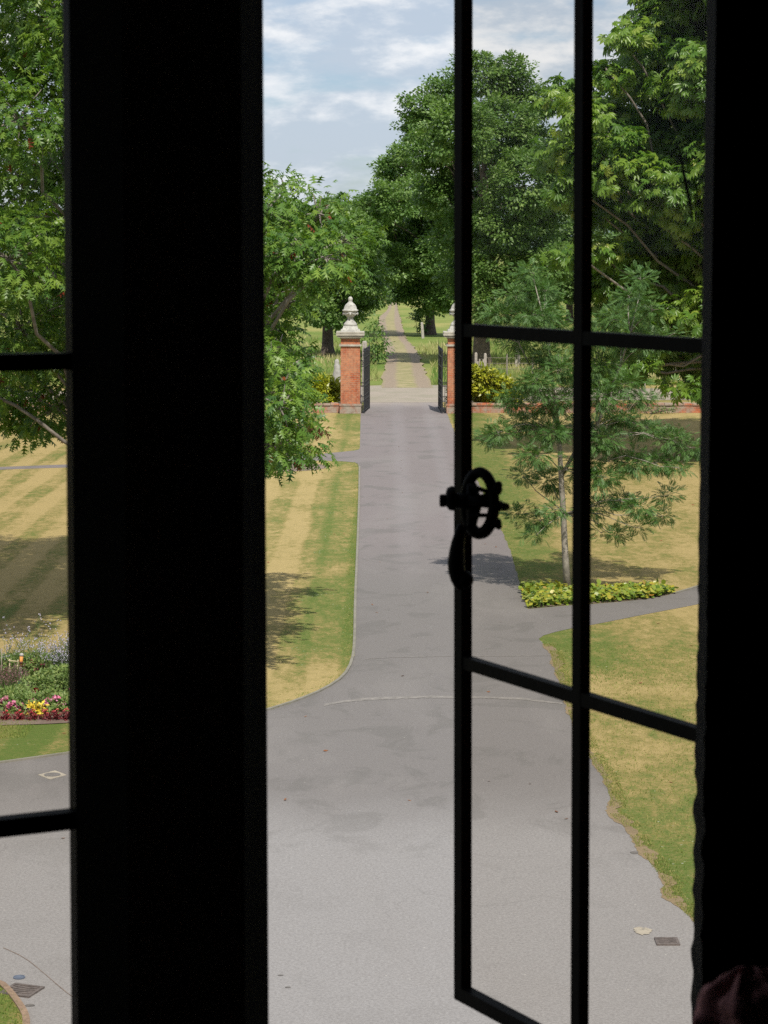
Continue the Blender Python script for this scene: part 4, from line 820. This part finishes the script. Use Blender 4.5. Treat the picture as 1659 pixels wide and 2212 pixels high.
# ------------------------------------------------------------------ flower bed at the lower left
bed = [gnd(x, y) for x, y in ((-260, 1568), (-100, 1571), (0, 1567.5), (80, 1566), (162, 1562), (260, 1545), (290, 1500), (230, 1440), (100, 1425), (-80, 1425), (-260, 1440))]
flat('soil', smooth_line(bed+[bed[0]], 1)[:-1], 0.012, M['soil'], label='bare brown soil of the flower bed')
def fz(x, y, Y): return at(x/6.32/1.507, (2050+y/6.32)/1.507, Y)           # from the close-up of the bed
def stemmed(name, label, heads, base, stem_m, group, cat, headm, hr, petals=26, leafn=120, lr=.12, leafsize=.06, lm='herb', headname='flower'):
    b = Vector(base); r = empty(name, b, label, cat, group); mb = MB()
    for h in heads: limb(mb, b+Vector((random.uniform(-.04, .04), random.uniform(-.04, .04), 0)), h, .007, .004, .0, 4, 4, .05)
    mb.build('stem', M[stem_m], r)
    hb = [Vector(h) for h in heads]; c = sum(hb, Vector())/len(hb)
    if leafn:
        n = leafn; u = rng.random(n); pos = np.array([b.lerp(hb[i % len(hb)], float(u[i])*.9) for i in range(n)])+rng.normal(size=(n, 3))*lr*np.array([1, 1, .5]); pos[:, 2] = np.maximum(pos[:, 2], .02)
        V, Fc, k = leaves(pos, rng.normal(size=(n, 3)), np.array([0, -.2, 1.])+rng.normal(size=(n, 3))*.4, leafsize*(.6+.8*rng.random(n)), 'kite'); mesh('foliage', V, Fc, M[lm], r, attr=np.repeat(rng.random(n), k))
    for h in hb:
        n = petals; d = sph(n); d[:, 2] = np.abs(d[:, 2])*.7+.05; pos = np.array(h)+d*hr*.5
        V, Fc, k = leaves(pos, d+rng.normal(size=(n, 3))*.3, np.array([0, -.2, 1])+rng.normal(size=(n, 3))*.5, np.full(n, hr*.75), 'round'); mesh(headname, V, Fc, headm, r, attr=np.repeat(rng.random(n), k))
    return r
def B0(x, y): return at(x/6.32/1.507, y, 30) if 0 else None
BY = 35.65
pinkspec = [('rightmost plant of the pink front row with two-tone heads', [(1240, 1560), (1180, 1430), (1290, 1530), (1150, 1410)], .5), ('pink flowering plant with one broad flat head right of the yellow lily', [(930, 1465), (990, 1470), (1010, 1480)], .6),
            ('pink flower with pale rim just above the yellow plant', [(670, 1485), (640, 1500), (705, 1500)], .6), ('pink flowering plant with the largest clustered head of the bed', [(300, 1530), (350, 1545), (230, 1545), (270, 1520), (165, 1615), (185, 1600)], .5),
            ('pink flowering plant with four small heads beside the largest cluster', [(420, 1590), (370, 1615), (490, 1620), (440, 1575)], .4), ('pink flowering plant cut by the left window edge with rosy upright sprays', [(20, 1465), (110, 1450), (130, 1425), (80, 1460), (10, 1540)], .7),
            ('pink flowering plant stacked in three heads against the mullion', [(1500, 1235), (1490, 1310), (1500, 1420)], 1.0), ('single deep pink flower with white edge above the front row', [(710, 1350)], 1.0), ('single small pink head left of the broad one', [(960, 1570)], .3), ('single pink head tucked beside the front maroon row', [(640, 1680), (680, 1700)], .2)]
for lb, hs, dy in pinkspec:
    Y = BY+dy; heads = [fz(x, y, Y+random.uniform(-.08, .08)) for x, y in hs]; c = sum(heads, Vector())/len(heads)
    stemmed('pink_flower', lb, heads, (c.x, Y+.05, .01), 'herb', 'pink flowers of the bed', 'flower', M['pink'], .055, 30, 160, .13, .075)
for lb, hs, dy in (('dark red rounded flower alone in the green middle of the bed', [(1075, 1300), (1070, 1330)], 1.6), ('dark red flower low behind the yellow plant', [(730, 1265), (720, 1290)], 1.4), ('dark red flower head on a tall stem mid bed', [(810, 1010), (820, 1035)], 2.6), ('dark red flower beside the bamboo frame', [(150, 850), (140, 870)], 3.2)):
    Y = BY+dy; heads = [fz(x, y, Y) for x, y in hs]; stemmed('red_flower', lb, heads, (heads[0].x, Y+.05, .01), 'herb', 'dark red flowers of the bed', 'flower', M['crimson'], .055, 30, 60, .12, .07)
for lb, hs, dy in (('raspberry pink bloom highest in the rose bush', [(725, 630), (705, 645)], 3.2), ('raspberry pink blooms of the rose bush in a wide cluster', [(650, 735), (690, 745), (725, 760), (670, 720)], 3.1), ('raspberry blooms right of the striped pole', [(500, 755), (515, 840), (545, 850), (490, 770)], 3.2), ('dusky raspberry blooms beside the tall lilac haze', [(880, 750), (990, 745), (850, 800), (790, 850), (770, 830), (1010, 730)], 3.0)):
    Y = BY+dy; heads = [fz(x, y, Y+random.uniform(-.1, .1)) for x, y in hs]; c = sum(heads, Vector())/len(heads); stemmed('rose', lb, heads, (c.x, Y, .01), 'herb', 'raspberry roses at the back', 'flower', M['magenta'], .05, 26, 200, .16, .06)
for i, (x, lb) in enumerate(((115, 'maroon-leaved begonia, first of the front row from the left edge'), (400, 'maroon-leaved begonia below the largest pink cluster'), (670, 'maroon-leaved begonia left of the yellow plant'), (930, 'maroon-leaved begonia right of the yellow plant with the widest leaves'), (1160, 'small maroon-leaved begonia with one red flower, narrowest of the row'), (1360, 'maroon-leaved begonia with coral heads near the mullion'), (1520, 'maroon-leaved begonia touching the mullion'), (-160, 'maroon-leaved begonia just outside the left edge'))):
    Y = BY-.15; base = fz(x, 1900-i*12, Y); base.z = .01; heads = [fz(x+dx, 1720-i*8+dy, Y) for dx, dy in ((-30, 10), (10, -30), (50, 40), (40, 90), (-40, 80))]
    stemmed('begonia', lb, heads[:2 if i == 4 else 4], base, 'maroon', 'maroon begonias along the front of the bed', 'flower', M['coral'], .034, 10, 170, .045, .05, 'maroon')
# yellow plant
yb = fz(760, 1800, BY); yb.z = .01; r = empty('yellow_foliage_plant', yb, 'bright yellow-leaved plant in the middle of the front row', 'plant'); n = 150
hb = [fz(x, y, BY+.1) for x, y in ((650, 1590), (730, 1560), (790, 1600), (870, 1570), (760, 1660), (800, 1720), (740, 1620), (840, 1610), (690, 1640))]
pos = np.array([hb[i % len(hb)] for i in range(n)])+rng.normal(size=(n, 3))*.04; V, Fc, k = leaves(pos, rng.normal(size=(n, 3))+np.array([0, -.4, -.1]), np.array([0, -.5, 1.])+rng.normal(size=(n, 3))*.3, .07+.04*rng.random(n), 'kite'); mesh('foliage', V, Fc, M['yellowleaf'], r, attr=np.repeat(rng.random(n), k))
mb = MB(); [limb(mb, yb, h, .008, .004, 0, 4, 4, .05) for h in hb]; mb.build('stem', M['herb'], r)
# feathery green filler plants, purple spikes, airy lilac verbena
def herb(name, label, x, y, Y, wd, hgt, n, leafm, group, size=.07, kind='slim', cat='plant'):
    c = fz(x, y, Y); b = Vector((c.x, Y, .01)); r = empty(name, b, label, cat, group)
    u = rng.random(n)**.8; rad = wd*(.35+.65*np.sin(np.pi*np.clip(u*.9+.05, 0, 1))); a = rng.random(n)*2*math.pi; q = rng.random(n)**.5
    pos = np.stack([c.x+np.cos(a)*rad*q, Y+np.sin(a)*rad*q, u*hgt], 1); V, Fc, k = leaves(pos, rng.normal(size=(n, 3))*np.array([1, 1, .6])+np.array([0, 0, .5]), np.array([0, -.4, .8])+rng.normal(size=(n, 3))*.5, size*(.6+.8*rng.random(n)), kind)
    mesh('foliage', V, Fc, leafm, r, attr=np.repeat(rng.random(n), k)); mb = MB()
    for i in range(9): aa = i*.7; limb(mb, b, (c.x+math.cos(aa)*wd*.6, Y+math.sin(aa)*wd*.6, hgt*.9), .008, .003, 0, 4, 4, .05)
    mb.build('stem', M['herb'], r); return r
G_ = 'leafy green filler plants in the bed'
for lb, x, y, Y, wd, hg, n in (('feathery green plant behind the dark red flower', 1150, 1200, BY+1.9, .42, .42, 900), ('feathery green plant in the centre of the bed', 700, 1200, BY+1.6, .35, .34, 700), ('feathery green plant against the mullion', 1450, 1250, BY+1.7, .42, .50, 900), ('leafy green plant behind the largest pink cluster', 330, 1450, BY+.9, .36, .26, 600), ('leafy green plant left of the yellow plant', 560, 1500, BY+.7, .32, .24, 500), ('leafy green plant right of the yellow plant', 1080, 1500, BY+.8, .36, .26, 600), ('leafy green plant near the left edge of the bed', 60, 1500, BY+1.0, .36, .25, 600), ('leafy green plant near the mullion edge of the bed', 1400, 1560, BY+.6, .30, .24, 500),
                               ('dark leafy plant beneath the roses', 700, 850, BY+3.3, .5, .42, 900), ('dark leafy plant behind the bamboo frame', 200, 850, BY+3.5, .5, .34, 900), ('dark leafy plant beneath the lilac haze', 1100, 850, BY+2.9, .5, .46, 1000), ('dark leafy plant behind the striped pole', 430, 900, BY+3.6, .45, .34, 700)):
    herb('leafy_plant', lb, x, y, Y, wd, hg, n, M['herb'], G_)
for lb, x, Y, wd in (('brown-purple spiky plant left of the striped pole', 330, BY+2.1, .28), ('brown-purple spiky plant at the left window edge', 90, BY+2.0, .26), ('brown-purple spiky plant under the bamboo frame', 210, BY+2.4, .26)):
    c = fz(x, 1400, Y); r = empty('spiky_salvia', (c.x, Y, .01), lb, 'plant', 'brown-purple spiky plants'); mb = MB(); n = 34; P2 = []
    for i in range(n):
        a = random.uniform(0, 6.28); rr = wd*math.sqrt(random.random()); b = Vector((c.x+rr*math.cos(a), Y+rr*math.sin(a), .01)); tp = b+Vector((random.uniform(-.07, .07), random.uniform(-.07, .07), random.uniform(.26, .42))); mb.tube([b, tp], [.006, .003], 4)
        for q in range(14): P2.append(b.lerp(tp, .45+.55*q/14))
    mb.build('stem', M['herb'], r); P2 = np.array(P2); n = len(P2); V, Fc, k = leaves(P2, rng.normal(size=(n, 3))+np.array([0, 0, .8]), rng.normal(size=(n, 3)), np.full(n, .035), 'kite'); mesh('flower', V, Fc, M['spike'], r, attr=np.repeat(rng.random(n), k))
def airy(lb, x, Y, wd, hg, n, lean=.1):
    c = fz(x, 1100, Y); r = empty('verbena', (c.x, Y, .01), lb, 'flower', 'tall airy verbenas'); mb = MB(); H = []
    for i in range(n):
        a = random.uniform(0, 6.28); rr = wd*.5*math.sqrt(random.random()); b = Vector((c.x+rr*.5*math.cos(a), Y+rr*.5*math.sin(a), .01)); tp = Vector((c.x+wd*random.uniform(-1, 1)+lean*random.random(), Y+wd*random.uniform(-1, 1), hg*random.uniform(.55, 1.05))); mb.tube([b, b.lerp(tp, .5)+Vector((0, 0, .04)), tp], [.004, .003, .002], 3); H.append(tp)
        for q in range(3): s_ = b.lerp(tp, random.uniform(.55, .9)); e = s_+Vector((random.uniform(-.12, .12), random.uniform(-.1, .1), random.uniform(.05, .16))); mb.tube([s_, e], .002, 3); H.append(e)
    mb.build('stem', M['herb'], r); H = np.array([tuple(h) for h in H]); n = len(H); m_ = 6; P2 = np.repeat(H, m_, 0)+rng.normal(size=(n*m_, 3))*.006
    V, Fc, k = leaves(P2, rng.normal(size=(n*m_, 3)), rng.normal(size=(n*m_, 3))+np.array([0, -.5, .6]), np.full(n*m_, .013), 'round'); mesh('flower', V, Fc, M['lilac'], r, attr=np.repeat(rng.random(n*m_), k))
airy('dense haze of lilac verbena heads against the mullion', 1420, BY+2.6, .36, .86, 110, .05); airy('airy lilac verbena between the roses and the dense haze', 1180, BY+2.7, .36, .72, 42); airy('sparse tall verbena arching high above the roses', 560, BY+3.3, .55, 1.02, 22); airy('sparse verbena heads behind the bamboo frame', 120, BY+3.4, .4, .72, 24); airy('low verbena heads behind the rose bush', 850, BY+3.2, .4, .62, 22)
# bamboo frame and striped pole
bf = empty('bamboo_frame', (fz(280, 1000, BY+2.9).x, BY+2.9, 0), 'pale bamboo cane frame with two cross pieces left of the striped pole', 'plant support')
cane = simple('pale_cane', (0.50, 0.43, 0.27), .6, .2, 12)
for (x0, y0, x1, y1) in ((165, 1330, 203, 600), (310, 1330, 372, 615)):
    a, b = fz(x0, y0, BY+2.9), fz(x1, y1, BY+2.9); a = a+(a-b)*((a.z-0)/(b.z-a.z)); mb = MB(); mb.tube([a, b], .009, 8); mb.build('cane', cane, bf, True)
for (x0, y0, x1, y1) in ((165, 632, 372, 655), (165, 850, 365, 858)): mb = MB(); mb.tube([fz(x0, y0, BY+2.87), fz(x1, y1, BY+2.87)], .009, 6); mb.build('crosspiece', cane, bf, True)
a, b = fz(28, 1000, BY+3), fz(30, 380, BY+3); mb = MB(); mb.tube([Vector((a.x, a.y, 0)), b], .008, 6); tag(mb.build('cane', simple('grey_cane', (.25, .22, .17), .8, .2), None, True), 'thin grey cane standing alone at the left window edge', 'cane')
a, b = fz(1205, 1000, BY+2.8), fz(1212, 450, BY+2.8); mb = MB(); mb.tube([Vector((a.x, a.y, 0)), b], .010, 6); tag(mb.build('cane', cane, None, True), 'pale cane standing inside the lilac haze near the mullion', 'cane')
tp = fz(445, 520, BY+2.7); lo = fz(395, 1240, BY+2.7); ax_ = (tp-lo).normalized(); g0 = lo-ax_*(lo.z/ax_.z)
to = empty('striped_pole', g0, 'hand-painted ornamental pole with orange, white-banded and turquoise sections and a grey knob', 'garden ornament')
def seg(nm, y0, y1, r0, r1, m_):
    Lz = lambda y: lo.lerp(tp, (1240-y)/720.0); mb = MB(); mb.tube([Lz(y0), Lz(y1)], [r0, r1], 14); return mb.build(nm, m_, to, True)
seg('shaft', 2150, 1241, .013, .013, simple('pole_wood', (.12, .09, .07), .8, .2)); seg('turquoise_section', 1240, 1040, .016, .018, simple('turquoise_paint', (.02, .34, .42), .5, .35, 22))
mb = MB()
seg('grey_section', 1039, 760, .019, .022, simple('grey_paint', (.16, .17, .14), .6, .3, 16))
for y in (975, 950, 915, 885, 830, 790): seg('white_band', y+9, y-9, .023, .023, simple('white_paint', (.62, .62, .50), .6, .1))
seg('orange_section', 759, 545, .024, .030, simple('orange_paint', (.72, .30, .07), .6, .3, 9)); seg('brown_ring', 690, 650, .029, .029, simple('brown_paint', (.10, .03, .02), .6, .3))
mb = MB(); mb.lathe(lo.lerp(tp, 1.0), [(.028, -.02), (.038, -.008), (.038, .012), (.03, .022), (.02, .03), (.005, .034)], 16); mb.build('knob', simple('grey_knob', (.33, .32, .30), .6, .2), to, True)

# ------------------------------------------------------------------ the house: window wall turned 25 degrees, stone mullion, jamb, room
A0 = at(0, 1106, 1.80); A1 = at(1525, 1106, 2.07)
Uv = Vector((A1.x-A0.x, A1.y-A0.y, 0)).normalized(); Nv = Vector((-Uv.y, Uv.x, 0)); P0 = Vector((A0.x, A0.y, 0))
def onplane(x, y, off=0.0, p0=None, n=None):
    p0 = P0 if p0 is None else p0; n = Nv if n is None else n
    d = ray(x, y); o = Vector((0, 0, CAMZ)); k = (off-(o-p0).dot(n))/d.dot(n); return o+d*k
def WC(u, wv_, z): q = P0+Uv*u+Nv*wv_; return Vector((q.x, q.y, z))
def uof(v): return (v-P0).dot(Uv)
hs = empty('house', WC(0, -4, 0), 'dark room of the house with stone window surround framing the view', 'house')
z0, z1 = 6.45, 8.45                                   # sill and head of the opening
uL = -1.0
def wbox(mb, u0, u1, w0, w1, za, zb): mb.prism([WC(u0, w0, za), WC(u1, w0, za), WC(u1, w1, za), WC(u0, w1, za)], [WC(u0, w0, zb), WC(u1, w0, zb), WC(u1, w1, zb), WC(u0, w1, zb)])
# right jamb: rough stone edge through photo points
def edge_pts(x_top, x_bot, off, wav=0.0, ya=-700, yb=2900, n=160):
    out = []
    for i in range(n+1):
        y = ya+(yb-ya)*i/n; x = x_top+(x_bot-x_top)*y/2212
        if wav and 900 < y: x += wav*(mnoise.noise(Vector((y*.021, 3, 0)))+.5*mnoise.noise(Vector((y*.06, 7, 0))))*min(1, (y-900)/600)
        out.append(onplane(x, y, off))
    return out
ja = edge_pts(1547, 1513, -.10, 9); uR = 3.2
mb = MB(); n = len(ja); v = []; f = []
for q in ja:
    e0 = WC(uR, -.10, q.z); b0 = Vector((q.x, q.y, q.z))+Nv*.125+Uv*.07; e1 = WC(uR, .025, q.z); v += [q, e0, b0, e1]
for i in range(n-1):
    a, b = i*4, (i+1)*4; f += [(a, a+1, b+1, b), (a+2, a, b, b+2), (a+3, a+2, b+2, b+3)]
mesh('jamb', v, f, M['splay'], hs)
uj = uof(onplane(1575, 1106, .028))
def pq(x, y, off): return onplane(x, y, off)
def column(mb, xt, xb, offs):
    """vertical prism through plan outline given as photo x at top and bottom and plane offset"""
    bot = [pq(b_, 2950, o_) for b_, o_ in zip(xb, offs)]; top = [pq(a_, -750, o_) for a_, o_ in zip(xt, offs)]; mb.prism(bot, top)
def ext(x0, x1, y): return x0+(x1-x0)*y/2212
def colspec(specs): return [ext(a, b, -750) for a, b, o in specs], [ext(a, b, 2950) for a, b, o in specs], [o for a, b, o in specs]
# mullion: narrow face towards the room, splays back to the glass line
mb = MB(); xt, xb, of = colspec([(262, 278, -.055), (405, 415, -.058), (520, 530, -.055), (520, 530, .02), (262, 278, .02)]); column(mb, xt, xb, of); mb.build('mullion', M['mullion'], hs)
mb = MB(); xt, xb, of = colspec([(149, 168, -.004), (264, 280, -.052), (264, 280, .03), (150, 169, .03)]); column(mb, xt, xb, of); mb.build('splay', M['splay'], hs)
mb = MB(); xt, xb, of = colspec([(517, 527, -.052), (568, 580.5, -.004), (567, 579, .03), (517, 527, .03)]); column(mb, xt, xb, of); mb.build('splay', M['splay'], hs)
mb = MB()
wbox(mb, uj, 9, -.09, .028, 0, 12); wbox(mb, -9, uL, -.1, .028, 0, 12); wbox(mb, uL, uj-.001, -.1, .028, 0, z0); wbox(mb, uL, uj-.001, -.1, .028, z1, 12)
wbox(mb, -9, -8.7, -9, -.101, 0, 12); wbox(mb, 8.7, 9, -9, .1, 0, 12); wbox(mb, -8.69, 8.69, -9, -8.7, 0, 12); mb.build('wall', M['facade'], hs)
mb = MB(); mb.prism([WC(-9.4, -9.4, 12.01), WC(9.4, -9.4, 12.01), WC(9.4, .7, 12.01), WC(-9.4, .7, 12.01)], [WC(-8, -5, 13.6), WC(8, -5, 13.6), WC(8, -4.6, 13.6), WC(-8, -4.6, 13.6)]); mb.build('roof', M['roof'], hs)
mb = MB(); zf, zt = 5.9, 9.0
wbox(mb, -3.4, 3.4, -5.2, -.102, zt, zt+.2); wbox(mb, -3.4, -3.2, -5.2, -.102, zf, zt-.001); wbox(mb, 3.2, 3.4, -5.2, -.102, zf, zt-.001); wbox(mb, -3.19, 3.19, -5.2, -5.0, zf, zt-.001); mb.build('room_lining', M['plaster'], hs)
mb = MB(); wbox(mb, -3.4, 3.4, -5.2, -.102, zf-.2, zf-.001); mb.build('floor', simple('dark_boards', (.05, .035, .025), .6, .3, 3), hs)
# fixed window at the left
fw = empty('fixed_window', WC(uL, 0, z0), 'closed metal window at the left with black glazing bars', 'window', None)
def bar(mb, pts, hh, dd, p0, n, up=Vector((0, 0, 1))):
    """horizontal bar through points lying in a plane with normal n; hh height, dd depth"""
    a, b = pts; c8 = []
    for q in (a, b): c8.append([q-n*dd/2-up*hh/2, q+n*dd/2-up*hh/2, q+n*dd/2+up*hh/2, q-n*dd/2+up*hh/2])
    mb.prism(c8[0], c8[1])
mb = MB(); Lp = lambda x0, x1, ya, yb: (onplane(x0, ya, .008), onplane(x1, yb, .008))
d1 = Lp(-1200, 158, 783+1200*.02, 780); d2 = Lp(-1200, 172, 1787+132, 1767); bar(mb, d1, .0135, .012, P0, Nv); bar(mb, d2, .0145, .014, P0, Nv)
d0 = Lp(-1200, 140, 400, -215); bar(mb, (onplane(-1200, -215-60, .008), onplane(142, -215, .008)), .014, .012, P0, Nv)
mb.build('glazing_bar', M['frame'], fw)
mb = MB(); a = onplane(ext(147, 166, -750), -750, .006); b = onplane(ext(147, 166, 2950), 2950, .006)
mb.prism([b-Uv*.001-Nv*.012, b+Uv*.05-Nv*.002, b+Uv*.05+Nv*.012, b-Uv*.001+Nv*.012], [a-Uv*.001-Nv*.012, a+Uv*.05-Nv*.002, a+Uv*.05+Nv*.012, a-Uv*.001+Nv*.012])
bar(mb, (WC(uL, .008, z0+.02), WC(uof(a), .008, z0+.02)), .04, .02, P0, Nv); bar(mb, (WC(uL, .008, z1-.02), WC(uof(a), .008, z1-.02)), .04, .02, P0, Nv); mb.build('frame', M['frame'], fw)
mb = MB(); mb.prism([WC(uL, .007, z0), WC(uof(a)+.03, .007, z0), WC(uof(a)+.03, .009, z0), WC(uL, .009, z0)], [WC(uL, .007, z1), WC(uof(a)+.03, .007, z1), WC(uof(a)+.03, .009, z1), WC(uL, .009, z1)]); mb.build('glass', M['glass'], fw)
# open casement, hinged at the right jamb and swung outwards
C0 = at(1000, 1106, 2.48); C1 = at(1525, 1106, 2.10); Cu = Vector((C1.x-C0.x, C1.y-C0.y, 0)).normalized(); Cn = Vector((-Cu.y, Cu.x, 0)); CP = Vector((C0.x, C0.y, 0))
cpl = lambda x, y, off=0: onplane(x, y, off, CP, Cn)
cw = empty('casement_window', Vector((C1.x, C1.y, 6.5)), 'open metal casement swung outwards, thin black frame with an ornate handle', 'window')
def vbar(mb, xt, xb, wd, dd, ya, yb):
    q0, q1 = cpl(ext(xt, xb, yb), yb), cpl(ext(xt, xb, ya), ya)
    r4 = lambda q: [q-Cu*wd/2-Cn*dd/2, q+Cu*wd/2-Cn*dd/2, q+Cu*wd/2+Cn*dd/2, q-Cu*wd/2+Cn*dd/2]
    mb.prism(r4(q0), r4(q1))
mb = MB(); vbar(mb, 1001, 999.5, .0158, .0135, -800, 2136); vbar(mb, 1570, 1545, .02, .0135, -800, 2420)
bl = (cpl(992, 2141), cpl(1570, 2448)); bar(mb, bl, .0155, .0136, CP, Cn); bar(mb, (cpl(992, -760), cpl(1570, -980)), .0155, .0136, CP, Cn); mb.build('frame', M['frame'], cw)
mb = MB(); vbar(mb, 1261, 1252, .0152, .012, -860, 2270); mb.build('glazing_bar', M['frame'], cw)
for l_ in (((1008, 713), (1560, 750)), ((1008, 1431), (1560, 1602)), ((1008, -45), (1560, -144))):
    mb = MB(); bar(mb, (cpl(*l_[0]), cpl(*l_[1])), .0136, .0112, CP, Cn); mb.build('glazing_bar', M['frame'], cw)
q = [cpl(1001, 2140, .001), cpl(1560, 2440, .001), cpl(1560, -950, .001), cpl(1001, -770, .001)]; mb = MB(); mb.prism([a+Cn*-.001 for a in q], [a+Cn*.001 for a in q]); gls = mb.build('glass', M['glass'], cw)
mb = MB(); mb.tube([cpl(x, y, -.004) for x, y in ((1466, 318), (1472, 345), (1478, 380), (1486, 415), (1492, 450), (1496, 478))], [.0006, .0011, .0016, .0017, .0012, .0005], 6); mb.build('crack', M['frame'], gls)
# ornate handle: ring with knobs and spokes, spindle, curled tail
def hz(x, y, dp=0.0): return at((1400+x/4.423)/1.507, (1480+y/4.423)/1.507, 2.44+dp)
hk = 2.44/F/4.423/1.507                                 # metres per close-up pixel
ho = empty('handle', wpos(cw), None, None); ho.parent = cw; ho.location = (0, 0, 0)
mb = MB(); rg = []; rr_ = []
for i in range(41):
    a = i*2*math.pi/40; rg.append(hz(715+205*math.cos(a), 695-440*math.sin(a), -.012*math.cos(a))); rr_.append(hk*(82 if math.sin(a) > -.2 else 90))
mb.tube(rg, rr_, 10, False)
for (x, y, r) in ((955, 500, 92), (985, 440, 62), (960, 985, 78), (990, 1030, 50), (985, 740, 85), (1060, 752, 62), (1095, 752, 58)): mb.lathe(hz(x, y, -.012), [(.001, -r*hk), (r*hk*.75, -r*hk*.7), (r*hk, 0), (r*hk*.75, r*hk*.7), (.001, r*hk)], 12)
mb.build('ring', M['frame'], ho, True)
mb = MB()
for e, r in (((945, 590), 34), ((1050, 752), 50), ((930, 875), 26), ((900, 560), 30)): mb.tube([hz(560, 660 if e[1] < 800 else 870, -.006), hz(e[0], e[1], -.012)], [r*hk*1.5, r*hk], 8)
mb.tube([hz(560, 470, -.006), hz(730, 500, -.01), hz(900, 560, -.012)], [hk*60, hk*34, hk*32], 8); mb.build('spoke', M['frame'], ho, True)
mb = MB(); mb.tube([hz(135, 662), hz(150, 662), hz(200, 662), hz(235, 662)], [hk*70, hk*92, hk*95, hk*85], 16); mb.tube([hz(225, 640), hz(260, 640), hz(330, 630), hz(360, 630)], [hk*95, hk*165, hk*185, hk*170], 16); mb.tube([hz(330, 655), hz(640, 690)], [hk*110, hk*120], 14); mb.tube([hz(600, 420), hz(640, 700), hz(600, 1020)], [hk*70, hk*120, hk*70], 12); mb.build('spindle', M['frame'], ho, True)
mb = MB(); tl = [hz(x, y, -.006) for x, y in ((470, 1020), (435, 1120), (405, 1250), (385, 1400), (375, 1550), (385, 1680), (410, 1790), (440, 1870), (460, 1920))]; mb.tube(tl, [hk*r for r in (70, 80, 95, 112, 125, 125, 115, 100, 80)], 12)
mb.lathe(hz(505, 1800, -.008), [(.001, -hk*135), (hk*80, -hk*110), (hk*115, -hk*50), (hk*122, 0), (hk*115, hk*50), (hk*80, hk*105), (.001, hk*130)], 16); mb.build('tail', M['frame'], ho, True)
# bundled pink fabric at the bottom right
cl0 = at(1625, 2190, 1.30); mb = MB(); n_, m__ = 48, 26; v = []; f = []
for j in range(m__+1):
    ph = math.pi*j/m__
    for i in range(n_):
        a = 2*math.pi*i/n_; d = Vector((math.sin(ph)*math.cos(a), math.sin(ph)*math.sin(a), math.cos(ph)))
        fold = 1+.13*math.sin(6*a+3*d.z)+.22*mnoise.noise(d*2.2)+.06*math.sin(13*a+5*d.z); v.append(cl0+Vector((d.x*.030, d.y*.022, d.z*.024 if d.z > 0 else d.z*.11))*fold*(1.0 if d.z > 0 else 1.1))
f = [(j*n_+i, j*n_+(i+1) % n_, (j+1)*n_+(i+1) % n_, (j+1)*n_+i) for j in range(m__) for i in range(n_)]
tag(mesh('fabric', [tuple(q) for q in v], f, M['cloth'], smooth=True), 'crumpled dusky pink fabric in the dark lower right corner beside the jamb', 'cloth')
